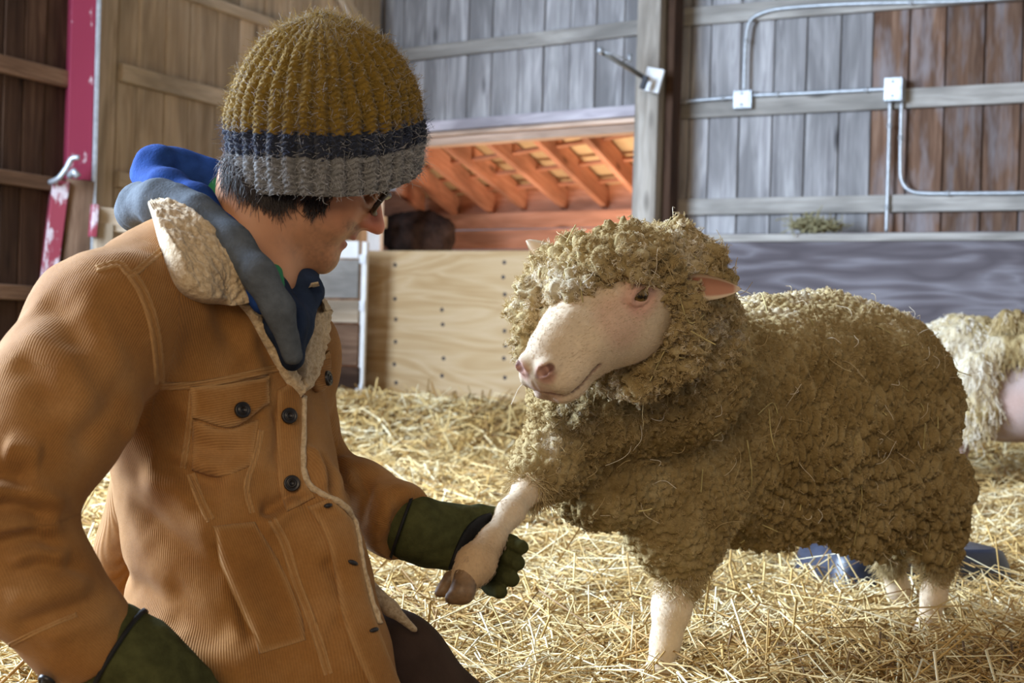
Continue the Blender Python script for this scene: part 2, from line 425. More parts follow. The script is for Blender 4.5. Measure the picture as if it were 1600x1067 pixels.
# header over the opening, and the post
hd = empty('trim_1', WL.pt(0, 2), kind='structure')
sa = WL.hit(600, 180)[0]; sb = WL.hit(1004, 180)[0]
hboard(WL, sa, sb, (z_hd_top+z_hd_bot)/2+.035, (z_hd_top-z_hd_bot)*.62, .0, .05, M_header, hd, 'header_beam')
hboard(WL, sa, sb, z_hd_bot-.01, .055, -.11, .11, M_headpink, hd, 'header_board')
hboard(WL, sa, sb, z_hd_bot+.035, .03, -.02, .055, M_headpink, hd, 'header_board')
post = empty('support_post', WR.pt(0, 0), 'grey square timber post between the opening and the grey board wall', 'post')
n3 = np.array((-.50, -.866, 0))
p0 = P(1022, 360, 9.45); pt0 = np.array((p0[0], 9.45, -.1)); 
board('timber', pt0, pt0+np.array((0, 0, 3.7)), .155, .17, n3, M_post, post)
board('shaded_side', pt0+np.array((.115, -.03, 0)), pt0+np.array((.115, -.03, 3.7)), .05, .12, n3, M_darkw, post)  # dark board carries the shade of the post's right side

# left side wall ------------------------------------------------------
wall_left = empty('wall_left', WS.pt(-2, 0), kind='structure')
sl = [150, 183, 214, 258, 295, 337, 372, 410, 448, 485, 520, 552, 592]
for i in range(len(sl)-1):
    s0 = WS.hit(sl[i], 150)[0]; s1 = WS.hit(sl[i+1], 150)[0]
    vplank(WS, s0, s1, -.1, 3.8, -.024+random.uniform(-.003, .003), .022, M_tanw, wall_left)
for (x, y0, y1) in ((355, 144, 170), (400, 22, 38), (205, 272, 296)):
    sx, za = WS.hit(x, y0); _, zb = WS.hit(x, y1)
    hboard(WS, WS.hit(184, 100)[0], 0, (za+zb)/2, za-zb, 0, .038, M_tgirt, wall_left)
backing(WS, WS.hit(150, 150)[0], WS.hit(590, 150)[0], -.1, 3.8, wall_left)
# knee brace near the corner top
board('brace', WS.pt(-.9, 3.05, .05), WS.pt(-.25, 2.55, .05), .09, .04, (WS.n[0], WS.n[1], 0), M_tgirt, wall_left)
# door leaf of dark brown boards at the far left, shade put into their colour
dr = empty('door_1', WS.pt(-3.4, 0), kind='structure')
dl = [-130, -95, -62, -28, 6, 38, 72, 112]
for i in range(len(dl)-1):
    s0 = WS.hit(dl[i], 150)[0]; s1 = WS.hit(dl[i+1], 150)[0]
    vplank(WS, s0, s1, -.1, 3.8, -.03+random.uniform(-.003, .003), .022, M_darkw, dr)
for (x, y0, y1) in ((50, 99, 126), (50, 273, 295), (50, 447, 470), (50, 620, 645)):
    _, za = WS.hit(x, y0); _, zb = WS.hit(x, y1)
    hboard(WS, WS.hit(-130, 100)[0], WS.hit(112, 200)[0], (za+zb)/2, za-zb, 0, .04, M_dgirt, dr)
backing(WS, WS.hit(-130, 150)[0], WS.hit(112, 150)[0], -.1, 3.8, dr)
# red post with its latch
rp = empty('door_post', P(110, 420, 8.1), 'tall red painted steel post with chipped paint beside the dark door', 'post')
n3 = np.array((.45, -.89, 0))
board('post_shaft', P(118, 283, 8.15), P(128, -60, 8.15), .13, .10, n3, M_red, rp)
board('track_edge', P(138, 420, 8.18), P(150, -60, 8.18), .022, .11, n3, M_steel, rp, label='grey steel edge strip')
board('lower_plate', P(80, 440, 8.05)*np.array((1, 1, 0))+np.array((-.12, 0, -.1)), P(92, 283, 8.05), .085, .09, n3, M_redworn, rp, label='worn red plate with white scuffs')
board('wood_block', P(123, 283, 8.12)*np.array((1, 1, 0))+np.array((-.06, 0, -.1)), P(123, 283, 8.12), .14, .08, n3, M_dgirt, rp, label='brown wooden block')
V, Fc = tube(smooth_path([P(78, 285, 7.93), P(92, 278, 7.9), P(104, 262, 7.9), P(112, 248, 7.9), P(124, 246, 7.9)], 14), .014, 8)
V, Fc = tube([P(108, 275, 7.92), P(116, 268, 7.9), P(122, 276, 7.9)], .02, 8, True, V, Fc)
child('latch', mk_mesh('latch', V, Fc, M_steel), rp)
st = empty('stall_board', P(165, 345, 7.8), 'short tan board end with pink edge beside the blue hood', 'board')
board('face_board', P(146, 342, 7.85), P(260, 352, 8.05), .12, .05, (.5, -.86, 0), M_tanw, st)
board('upright', P(160, 350, 7.86)*np.array((1, 1, 0))+np.array((0, 0, -.1)), P(160, 350, 7.86), .09, .05, (.5, -.86, 0), M_tanw, st)
board('end_cap', P(142, 370, 7.8), P(146, 320, 7.8), .03, .06, (.5, -.86, 0), M_redworn, st)

# plywood partitions ----------------------------------------------------
def sheet(name, pl, xa, xb, ytop, xr, z0, thick, mat, root, off=0):
    sa = pl.hit(xa, ytop, off)[0]; sb = pl.hit(xb, ytop, off)[0]; zt = pl.hit(xr, ytop, off)[1]
    n3 = (pl.n[0], pl.n[1], 0)
    return board(name, pl.pt(sa, (z0+zt)/2, off), pl.pt(sb, (z0+zt)/2, off), zt-z0, thick, n3, mat, root), sa, sb, zt
PT = WP(1000, 9.40, 26.5); PB = WP(1050, 9.25, 29)
tp = empty('plywood_partition', PT.pt(-1, 0), 'tan plywood partition with rows of dark nail heads below the opening', 'partition')
o, sa, sb, zt = sheet('plywood_sheet', PT, 574, 1001, 392, 700, -.1, .02, M_plytan, tp)
for x, ys in ((617, (414, 467, 499, 534, 569, 598)), (692, (484, 507, 560, 587)), (788, (410, 433, 460, 490, 517, 540, 560, 590))):
    for y in ys:
        q = PT.pt(*PT.hit(x+random.uniform(-2, 2), y, .02), .02); n = np.array((PT.n[0], PT.n[1], 0)); t1 = np.array((PT.w[0], PT.w[1], 0)); t2 = np.array((0, 0, 1))
        V = [q+n*.004]+[q+.014*(math.cos(a)*t1+math.sin(a)*t2) for a in np.linspace(0, 2*math.pi, 9)[:-1]]
        child('nail_head', mk_mesh('nail_head', V, [(0, i+1, (i+1) % 8+1) for i in range(8)], M_nail), tp)
bp = empty('plywood_partition', PB.pt(1, 0), 'weathered blue grey plywood partition behind the sheep below the grey wall', 'partition')
o, sa, sb, zt = sheet('plywood_sheet', PB, 1040, 1720, 364, 1300, -.1, .02, M_plyblue, bp)
n3 = (PB.n[0], PB.n[1], 0)
board('top_rail', PB.pt(sa, zt-.028, .02), PB.pt(sb, zt-.028, .02), .045, .02, n3, M_girt, bp, label='pale top rail')

# stall gate of horizontal boards, white board for the daylight slit --------------------------
GP = WP(560, 9.9, 22)
gt = empty('stall_gate', GP.pt(-.2, 0), 'stall gate of stacked horizontal boards behind the man\'s jacket', 'gate')
for a, b, mt in ((377, 404, M_white), (406, 466, M_girt), (469, 504, M_tanw), (507, 570, M_dgirt), (573, 605, M_darkw), (608, 650, M_darkw)):  # white top board has the daylight on it put into its colour
    s0, za = GP.hit(484, a); s1, _ = GP.hit(564, a); _, zb = GP.hit(540, b); _, za = GP.hit(540, a)
    hboard(GP, s0, s1, (za+zb)/2, za-zb, random.uniform(0, .012), .03, mt, gt, 'gate_board')
jb = empty('daylight_slit', GP.pt(.05, 0), 'narrow white board in place of the daylight slit between stall gate and tan plywood', 'jamb')  # added board, painted white where daylight shows through a gap
s0 = GP.hit(570, 400)[0]; n3g = (GP.n[0], GP.n[1], 0)
board('daylit_board', GP.pt(s0, -.1, -.02), GP.pt(s0, GP.hit(570, 378)[1], -.02), .036, .03, n3g, M_white, jb)
for ya, yb in ((398, 412), (470, 486), (600, 640)):
    board('hinge_plate', GP.pt(s0-.006, GP.hit(570, yb)[1], .01), GP.pt(s0-.006, GP.hit(570, ya)[1], .01), .05, .012, n3g, M_plate, jb)
jw = empty('window_jamb', P(588, 392, 10.6), 'short upright at the left end of the opening, white for the daylight on it', 'jamb')
board('daylit_board', P(588, 410, 10.62), P(590, 250, 10.62), .10, .05, n3g, M_white, jw)  # daylight on this upright is put into its white

# lean-to behind the opening ----------------------------------------------
lt = empty('lean_to_roof', P(830, 335, 11.9), 'red brown lean-to roof frame of sloping rafters beyond the opening', 'roof')
raf = [(612, 298, 655, 332), (626, 270, 708, 338), (658, 248, 768, 337), (684, 226, 826, 337), (750, 220, 888, 335), (823, 213, 948, 332), (901, 209, 1008, 326), (988, 203, 1072, 322), (1070, 200, 1136, 318)]
ends = []
for x0, y0, x1, y1 in raf:
    s = WL.hit(x0, 300)[0]; Y0 = WL.pt(s, 0)[1]+.06
    a = P(x0, y0, Y0); b = P(x1, y1, Y0+1.5); d = nrm(b-a); side = nrm(np.cross(d, (0, 0, 1))); up = np.cross(side, d)
    if x0 < 640: a = b-d*1.3
    b = b+d*.0
    ctr = side*.024
    board('rafter', a+ctr, b+ctr, .048, .155, up, M_rafter, lt)
    ends.append((a+ctr, b+ctr, up, d, side))
for f in (.22, .55, .86):
    pts = [a+(b-a)*f+up*.155 for a, b, up, d, s in ends[1:]]
    for q in range(len(pts)-1):
        pass
    d0 = ends[4]; A = pts[0]; B = pts[-1]
    board('purlin', A-(B-A)*.1, B, .05, .022, d0[2], M_rafter, lt)
ee = [(a+up*.18, b+d*.1+up*.18) for a, b, up, d, s in ends[1:]]
ex = ee[0]; V = []
for k in (-1, 0, 1, 2, 3, 4, 5, 6, 7, 7.2):
    kk = int(min(max(k, 0), len(ee)-1)); e_ = ee[kk]; sh = (ee[1][0]-ee[0][0])*(k-kk), (ee[1][1]-ee[0][1])*(k-kk)
    V += [e_[0]+sh[0], e_[1]+sh[1]]
V = np.array(V); V = np.vstack([V, V+np.array((0, 0, .01))]); n2 = 20
Fc = []
for k in range(9):
    i = 2*k; Fc += [(i, i+1, i+3, i+2), (n2+i, n2+i+2, n2+i+3, n2+i+1)]
Fc += [(0, n2, n2+1, 1), (18, 19, n2+19, n2+18)]
child('roof_sheet', mk_mesh('roof_sheet', V, Fc, M_shed, False), lt)
b0 = ends[1][1]; b1 = ends[-1][1]; dd = nrm((b1-b0)*np.array((1, 1, 0))); nn = np.cross(dd, (0, 0, 1)); nn = nn if nn[1] < 0 else -nn
zb = float(np.mean([e[1][2] for e in ends[1:]]))
A = b0-dd*1.0; B = b1+dd*.6; A[2] = B[2] = zb
board('eave_beam', A+np.array((0, 0, -.065)), B+np.array((0, 0, -.065)), .125, .05, nn, M_rafter, lt)
shed = empty('wall_shed', A, kind='structure')
for k, zz in enumerate((-.21, -.37, -.53, -.69, -.85, -1.01, -1.17, -1.33, -1.49)):
    board('plank', A+np.array((0, 0, zz))-nn*.03, B+np.array((0, 0, zz))-nn*.03, .155, .025, nn, M_rafter, shed)
board('plank', A+np.array((0, 0, .1))-nn*.06, B+np.array((0, 0, .1))-nn*.06, .25, .02, nn, M_rafter, shed)
for (pa, pb) in ((A, A+nn*1.25), (B-dd*.1, B-dd*.1+nn*1.05)):
    for k in range(9):
        zz = -1.4+.21*k; board('plank', np.array((pa[0], pa[1], pa[2]+zz)), np.array((pb[0], pb[1], pb[2]+zz)), .205, .02, np.sign((pa is A)-.5)*dd, M_darkw, shed)
f = Field(P(660, 360, 11.6)-.45, P(660, 360, 11.6)+.45, .02)
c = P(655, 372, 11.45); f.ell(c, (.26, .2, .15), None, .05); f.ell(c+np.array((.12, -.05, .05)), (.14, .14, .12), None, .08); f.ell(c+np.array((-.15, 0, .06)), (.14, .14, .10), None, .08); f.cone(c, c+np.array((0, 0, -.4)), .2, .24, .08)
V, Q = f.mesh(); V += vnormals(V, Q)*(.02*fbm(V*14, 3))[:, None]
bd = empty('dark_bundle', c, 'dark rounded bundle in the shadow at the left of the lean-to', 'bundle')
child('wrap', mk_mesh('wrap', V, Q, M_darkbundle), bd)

# conduit and boxes ---------------------------------------------------------
def conduit(label, path, r=.0115, n=40, group=None):
    pts = smooth_path([WR.pt(*WR.hit(x, y, .06), .06) for x, y in path], n)
    V, Fc = tube(pts, r, 10); root = empty('conduit', pts[0], label, 'pipe', group)
    child('pipe', mk_mesh('pipe', V, Fc, M_steel), root)
    for t in (.18, .8):
        q = pts[int(t*(n-1))]; q2 = pts[int(t*(n-1))+1]; d = nrm(q2-q)
        V, Fc = tube([q-d*.012, q+d*.012], r*1.35, 10); child('clamp', mk_mesh('clamp', V, Fc, M_steel), root)
conduit('steel conduit bending down from the top girt to the small junction box', [(1640, -8), (1500, 2), (1330, 6), (1225, 13), (1190, 21), (1173, 32), (1167, 52), (1164, 90), (1163, 146)])
conduit('short steel conduit running left from the junction box along the middle girt', [(1058, 160), (1100, 156), (1152, 152)])
conduit('steel conduit along the middle girt between the two metal boxes', [(1176, 149), (1250, 146), (1330, 142), (1388, 139)])
conduit('straight steel conduit dropping from the larger box to the plywood top', [(1391, 158), (1389, 230), (1387, 300), (1385, 362)])
conduit('steel conduit curving from the larger box to the right along the lowest girt', [(1409, 158), (1408, 200), (1407, 262), (1410, 284), (1421, 297), (1445, 302), (1520, 302), (1640, 301)])
def ebox(label, xa, xb, ya, yb, depth):
    sa, za = WR.hit(xa, ya, .05); sb, zb = WR.hit(xb, yb, .05); ctr = WR.pt((sa+sb)/2, (za+zb)/2, .04)
    root = empty('junction_box', ctr, label, 'box'); n3 = (WR.n[0], WR.n[1], 0)
    board('box_body', WR.pt(sa, (za+zb)/2, .04), WR.pt(sb, (za+zb)/2, .04), za-zb, depth, n3, M_steel, root)
    board('cover', WR.pt(sa+.01, (za+zb)/2, .04+depth), WR.pt(sb-.01, (za+zb)/2, .04+depth), (za-zb)*.86, .008, n3, M_plate if depth < .06 else M_steel, root)
    for t in (.2, .8):
        q = WR.pt(sa+(sb-sa)*.5, zb+(za-zb)*t, .048+depth); V, Fc = tube([q, q+np.array(n3)*.006], .008, 8); child('screw', mk_mesh('screw', V, Fc, M_steel), root)
ebox('small square junction box below the bend in the steel conduit', 1150, 1176, 143, 170, .045)
ebox('larger grey outlet box where two conduits drop down the wall', 1388, 1414, 125, 160, .09)

# bracket arm on the wall left of the post -----------------------------------
ba = empty('bracket_arm', P(1018, 128, 9.2), 'thin metal arm with a white plate fixed to the grey timber post', 'bracket')
V, Fc = tube([P(937, 79, 9.0), P(1008, 122, 9.15)], .016, 8); child('arm_rod', mk_mesh('arm_rod', V, Fc, plain('dull_metal', (.16, .15, .13), .5, .4)), ba)
V, Fc = tube([P(937, 79, 8.98), P(960, 86, 8.98), P(984, 95, 9.0)], .005, 6); V, Fc = tube([P(984, 84, 9.0), P(984, 96, 9.0)], .012, 8, True, V, Fc); child('wire', mk_mesh('wire', V, Fc, M_steel), ba)
V, Fc = tube([P(934, 76, 8.99), P(942, 82, 8.99)], .02, 8); child('knob', mk_mesh('knob', V, Fc, M_steel), ba)
board('plate', P(1016, 144, 9.2), P(1026, 108, 9.2), .11, .02, (-.35, -.93, .1), M_plate, ba)
board('clamp', P(1004, 140, 9.12), P(1011, 120, 9.12), .03, .03, (-.35, -.93, .1), M_black, ba)
# roof over the barn and the unseen right side wall
V = [(-5, -1, 4.0), (6, -1, 4.0), (6, 12, 4.0), (-5, 12, 4.0)]; V = V+[(x, y, z+.1) for x, y, z in V]
o = link('ceiling', mk_mesh('ceiling', V, [(0, 3, 2, 1), (4, 5, 6, 7), (0, 1, 5, 4), (1, 2, 6, 5), (2, 3, 7, 6), (3, 0, 4, 7)], M_darkw, False), None, kind='structure')
rw = WR.pt(3.4, 0); V = [(rw[0], rw[1], -.1), (rw[0], 1.0, -.1), (rw[0], 1.0, 4), (rw[0], rw[1], 4)]; V = V+[(x+.1, y, z) for x, y, z in V]
link('wall_right', mk_mesh('wall_right', V, [(0, 1, 2, 3), (7, 6, 5, 4), (0, 4, 5, 1), (1, 5, 6, 2), (2, 6, 7, 3), (3, 7, 4, 0)], M_tanw, False), None, kind='structure')

# ------------------------------------------------------------------ straw
def sstep(x): x = np.clip(x, 0, 1); return x*x*(3-2*x)
def straw_z(x, y):
    p = np.stack([x, y, 0*x], 1)
    return .13*sstep((y-4.2)/5)+.05*vnoise(p*1.4, 3)*sstep((y-3.3)/1.5)+.02*vnoise(p*4.5, 5)-.07*sstep((2.45-y)/.35)-.012+.10*np.exp(-((x+.75)**2/.5+(y-8.3)**2/.6))
V = [(-6, -3, -.1), (7, -3, -.1), (7, 14, -.1), (-6, 14, -.1)]; V = V+[(x, y, -.2) for x, y, z in V]
link('floor', mk_mesh('floor', V, [(0, 1, 2, 3), (7, 6, 5, 4), (0, 4, 5, 1), (1, 5, 6, 2), (2, 6, 7, 3), (3, 7, 4, 0)], plain('packed_earth', (.16, .11, .07), .95, 0, .1, (30, .5)), False), None, kind='structure')
gx = np.arange(-3.2, 3.6, .05); gy = np.concatenate([np.arange(1.2, 5, .04), np.arange(5, 10.6, .09)])
X, Y = np.meshgrid(gx, gy, indexing='ij'); Z = straw_z(X.ravel(), Y.ravel()); SV = np.stack([X.ravel(), Y.ravel(), Z], 1)
ni, nj = X.shape; ii, jj = np.meshgrid(np.arange(ni-1), np.arange(nj-1), indexing='ij'); a = (ii*nj+jj).ravel()
SQ = np.stack([a, a+nj, a+nj+1, a+1], 1)
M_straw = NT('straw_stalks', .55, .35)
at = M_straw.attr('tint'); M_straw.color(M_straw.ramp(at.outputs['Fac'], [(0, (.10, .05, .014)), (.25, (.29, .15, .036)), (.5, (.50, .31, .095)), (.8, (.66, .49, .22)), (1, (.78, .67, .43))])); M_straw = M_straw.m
def in_barn(x, y, mg):
    k = np.ones(len(x), bool)
    for pl in (PT, PB, WS): k &= ((x-pl.o[0])*pl.n[0]+(y-pl.o[1])*pl.n[1]) > mg
    return k
ctr_ = SV[SQ].mean(1); SQ = SQ[in_barn(ctr_[:, 0], ctr_[:, 1], .07)]
def stalks(n, yr, xr, lens, wid, seed, lift=.03, pitch=.22):
    rg = np.random.default_rng(seed)
    y = rg.uniform(*yr, n); 
    x = (rg.uniform(xr[0], xr[1], n)-800)/FPX*y
    kp = in_barn(x, y, .12); x, y = x[kp], y[kp]; n = len(x)
    L = rg.uniform(*lens, n)*(.5+.5*rg.random(n)); yaw = rg.uniform(0, 2*math.pi, n); pt = rg.normal(0, pitch, n)
    d = np.stack([np.cos(yaw)*np.cos(pt), np.sin(yaw)*np.cos(pt), np.sin(pt)], 1); w = rg.uniform(*wid, n)
    side = np.stack([-np.sin(yaw), np.cos(yaw), 0*yaw], 1); up = np.cross(d, side)*-1; up = np.where(up[:, 2:3] < 0, -up, up)
    c = np.stack([x, y, straw_z(x, y)+rg.random(n)**1.5*lift+.004], 1)
    bend = rg.normal(0, .13, n)[:, None]*L[:, None]; bs = rg.normal(0, .7, n)[:, None]
    V = []
    for t, bq in ((-.5, 0), (0, 1), (.5, 0)):
        ctr = c+d*(L*t)[:, None]+(side*bs+up)*bend*bq
        for q, (sx, uy) in enumerate(((-1, -.25), (1, -.25), (0, .6))): V.append(ctr+side*(w*sx)[:, None]+up*(w*uy)[:, None])
    V = np.stack(V, 1); V = V.reshape(-1, 3)
    b = np.arange(n)[:, None]*9; Fq = []
    for r in (0, 3):
        for k in range(3): Fq.append(np.concatenate([b+r+k, b+r+(k+1) % 3, b+r+3+(k+1) % 3, b+r+3+k], 1))
    ti = np.clip(rg.beta(1.7, 1.5, n)+.22*vnoise(np.stack([x*2.2, y*2.2, 0*x], 1), 77)+.03, 0, 1)
    return V, np.concatenate(Fq), np.repeat(ti, 9)
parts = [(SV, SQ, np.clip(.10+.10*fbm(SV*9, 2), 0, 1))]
parts.append(stalks(27000, (2.4, 4.4), (330, 1720), (.08, .36), (.0011, .0027), 11, .06, .30))
parts.append(stalks(26000, (4.2, 7.0), (200, 1720), (.10, .32), (.0022, .0042), 12, .055, .28))
parts.append(stalks(22000, (6.8, 10.2), (200, 1720), (.12, .36), (.003, .0056), 13, .08, .34))
parts.append(stalks(6000, (2.3, 7.5), (-330, 330), (.08, .3), (.002, .004), 16, .05, .25))
parts.append(stalks(5000, (1.9, 2.7), (-100, 1100), (.07, .24), (.0014, .0028), 14, .03, .2))
parts.append(stalks(700, (2.6, 4.2), (500, 1700), (.2, .42), (.0016, .0032), 15, .07, .3))
off = 0; VV, QQ, TT = [], [], []
for v, q, t in parts: VV.append(v); QQ.append(q+off); TT.append(t); off += len(v)
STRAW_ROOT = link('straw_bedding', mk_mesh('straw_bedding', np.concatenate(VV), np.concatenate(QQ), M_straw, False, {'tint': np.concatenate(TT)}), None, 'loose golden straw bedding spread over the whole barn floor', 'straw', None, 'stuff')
# tuft of hay on the partition's top edge
f0 = PB.pt(*PB.hit(1272, 358, .0), .0); rg = np.random.default_rng(5); S = []
for k in range(260):
    c = f0+np.array((rg.normal(0, .07), rg.normal(0, .03), abs(rg.normal(0, .025)))); d = nrm(np.array((rg.normal(), rg.normal()*.5, rg.normal()*.45)))*rg.uniform(.03, .08)
    S.append(np.stack([c-d, c+np.array((0, 0, rg.normal(0, .006))), c+d]))
M_hay = plain('hay_stems', (.30, .27, .15), .8, 0, .2, None, .4, 30)
ht = empty('hay_tuft', f0, 'small tuft of dull hay lying on the blue grey partition', 'hay'); ht['kind'] = 'stuff'
hair('hay_stem', np.array(S), .003, M_hay, ht)
# feed tub behind the hind legs --------------------------------------------
tub = empty('feed_tub', P(1405, 905, 3.75), 'low dark blue plastic feed tub in straw behind the hind legs', 'tub')
def rrect(cx, cy, z, hx, hy, r, rot, n=6):
    out = []
    for q, (sx, sy) in enumerate(((1, 1), (-1, 1), (-1, -1), (1, -1))):
        for k in range(n):
            a = math.pi/2*(q+k/(n-1)); x = sx*(hx-r)+r*math.cos(a); y = sy*(hy-r)+r*math.sin(a)
            out.append((cx+x*math.cos(rot)-y*math.sin(rot), cy+x*math.sin(rot)+y*math.cos(rot), z))
    return out
tc = P(1408, 900, 3.85); rot = .25; zb = -.015; rings = []
for z, hx, hy, r in ((0, .25, .17, .06), (.10, .235, .155, .06), (.128, .225, .145, .06), (.137, .205, .125, .05), (.130, .17, .10, .05), (.125, .10, .05, .03)):
    rings.append(rrect(tc[0], tc[1], zb+z, hx, hy, r, rot))
V = [v for r in rings for v in r]; k = len(rings[0]); Fc = [(i*k+j, i*k+(j+1) % k, (i+1)*k+(j+1) % k, (i+1)*k+j) for i in range(len(rings)-1) for j in range(k)]+[tuple((len(rings)-1)*k+j for j in range(k))]
M_tub = plain('tub_plastic', (.022, .026, .042), .36, 0, .45, None, .3, 20)
child('tub_body', mk_mesh('tub_body', V, Fc, M_tub), tub)
rim = []
r0 = np.array(rrect(tc[0], tc[1], zb+.014, .262, .182, .065, rot)+rrect(tc[0], tc[1], zb+.014, .262, .182, .065, rot)[:1]); V, Fc = tube(r0, .012, 8)
child('rim', mk_mesh('rim', V, Fc, M_tub), tub)
# ================================================================== the sheep
def subdiv(V, Q):
    E = np.concatenate([np.stack([Q[:, k], Q[:, (k+1) % 4]], 1) for k in range(4)]); Es = np.sort(E, 1)
    key = Es[:, 0].astype(np.int64)*len(V)+Es[:, 1]; uq, inv = np.unique(key, return_inverse=True)
    a, b = uq//len(V), uq % len(V); EM = (V[a]+V[b])/2; FM = V[Q].mean(1); n = len(Q); o = len(V); of = o+len(EM)
    inv = inv.reshape(4, n)+o; f = of+np.arange(n); out = []
    for k in range(4): out.append(np.stack([Q[:, k], inv[k], f, inv[(k+3) % 4]], 1))
    return np.concatenate([V, EM, FM]), np.concatenate(out)
HDG = np.array((-.78, -.62, 0)); LFT = np.array((.62, -.78, 0)); A0 = np.array((.185, 2.70, 0))
def B(a, l, z): return A0+HDG*a+LFT*l+np.array((0, 0, z))
ca, sa_, cp, sp = math.cos(math.radians(44)), math.sin(math.radians(44)), math.cos(math.radians(35)), math.sin(math.radians(35))
hF = np.array((-cp*ca, -cp*sa_, -sp)); hL0 = np.array((sa_, -ca, 0)); hU0 = np.cross(hF, hL0)
rl = math.radians(7); hL = hL0*math.cos(rl)-hU0*math.sin(rl); hU = np.cross(hF, hL)
HM = P(852, 574, 2.14); HS = 1.10
def HL(f, l, u): return HM+(hF*f+hL*l+hU*u)*HS
HR = np.array((hF, hL, hU))

# ---- head (fine) and legs with trunk (coarse), one skin mesh
f = Field(HM+np.array((-.09, -.10, -.13)), HM+np.array((.32, .34, .27)), .0024)
e = lambda c, r, k=.02, cut=False: f.ell(HL(*c), np.array(r)*HS, HR, k, cut)
co = lambda a, b, ra, rb, k=.02, cut=False: f.cone(HL(*a), HL(*b), ra*HS, rb*HS, k, cut)
e((-.185, 0, .012), (.085, .066, .054)); co((-.03, 0, .008), (-.17, 0, .022), .034, .049, .02)
e((-.034, 0, -.003), (.050, .040, .040), .02); e((-.002, 0, -.007), (.029, .035, .030), .015)
co((-.03, 0, -.022), (-.15, 0, -.032), .032, .048, .03); e((-.155, .026, -.022), (.062, .040, .056), .03); e((-.155, -.026, -.022), (.062, .040, .056), .03)
e((-.018, .017, -.040), (.032, .020, .013), .008); e((-.018, -.017, -.040), (.032, .020, .013), .008)       # lower lip and chin
e((-.024, 0, -.047), (.030, .024, .013), .010)
for s in (1, -1):
    e((-.142, .047*s, .040), (.030, .014, .010), .018)          # brow
    e((-.105, .036*s, .008), (.055, .02, .018), .025); e((-.095, .030*s, -.008), (.055, .024, .034), .03)   # cheek
    e((.012, .019*s, .012), (.016, .014, .011), .010)           # nostril wing
    e((-.016, .029*s, -.014), (.036, .014, .019), .012)         # upper lip
    e((-.143, .066*s, .026), (.022, .013, .015), .008, True)    # socket
    co((.031, .008*s, .005), (.024, .020*s, .013), .0032, .0052, .004, True); co((.024, .020*s, .013), (.012, .033*s, .020), .0055, .003, .004, True)
    co((.026, 0.004*s, -.024), (-.004, .036*s, -.031), .0026, .0026, .003, True); co((-.004, .036*s, -.031), (-.045, .047*s, -.020), .0026, .002, .003, True)
    for i in range(7):                                          # eyelids
        t0, t1 = i/7, (i+1)/7
        lid = lambda t, up: (-.143-.020*math.cos(math.pi*t), .062*s-.004*abs(math.cos(math.pi*t))*1.0+.001, .026+(up)*math.sin(math.pi*t)+.003*math.cos(math.pi*t)*-1)
        co(lid(t0, .012), lid(t1, .012), .0048, .0048, .004); co(lid(t0, -.010), lid(t1, -.010), .0038, .0038, .004)
    for fx in (-.052, -.062, -.072): co((fx, .012*s, .043), (fx+.006, .034*s, .020), .0022, .002, .006)      # wrinkles over the nose
co((.030, 0, -.002), (.027, 0, -.022), .0022, .0022, .003, True)
co((-.2, 0, -.02), (-.28, 0, -.06), .05, .04, .04)
hV, hQ = f.mesh()
f = Field((-.15, 1.95, -.06), (1.12, 3.52, .72), .0065)
f.chain([B(-.04, 0, .46), B(-.35, 0, .46), B(-.64, 0, .46)], [.09, .15, .13], .05)
f.chain([B(.0, 0, .53), HL(-.30, 0, -.06), HL(-.22, 0, -.02)], [.08, .06, .05], .04)
LF = [P(1085, 800, 2.68), P(1066, 880, 2.65), P(1052, 932, 2.63), P(1049, 955, 2.62), P(1040, 1000, 2.62), P(1029, 1055, 2.62), P(1024, 1072, 2.61)]
f.chain(LF, [.055, .046, .031, .030, .0235, .022, .026], .02)
RF = [P(890, 700, 2.47), P(846, 742, 2.36), P(826, 762, 2.30), P(798, 800, 2.225), P(768, 845, 2.165), P(744, 880, 2.13), P(733, 898, 2.115)]
f.chain(RF, [.030, .027, .0215, .0178, .0170, .0250, .021], .02)
f.cone(P(741, 884, 2.14), P(722, 912, 2.115), .020, .014, .012); f.cone(P(733, 884, 2.155), P(703, 908, 2.14), .016, .010, .008)
f.cone(P(752, 880, 2.165), P(746, 897, 2.17), .008, .006, .006)
LH = [P(1455, 800, 3.06), P(1463, 860, 3.09), P(1468, 885, 3.11), P(1459, 930, 3.09), P(1448, 985, 3.09), P(1443, 1003, 3.08)]
f.chain(LH, [.05, .034, .028, .0235, .021, .026], .02)
RH = [P(1380, 800, 3.2), P(1388, 850, 3.26), P(1392, 878, 3.28), P(1404, 920, 3.29), P(1416, 955, 3.3), P(1418, 968, 3.29)]
f.chain(RH, [.04, .03, .027, .022, .020, .025], .02)
bV, bQ = f.mesh(); bV = relax(bV, bQ, 2)
cut = 0
V = np.concatenate([hV, bV]); Q = np.concatenate([hQ, bQ+len(hV)])
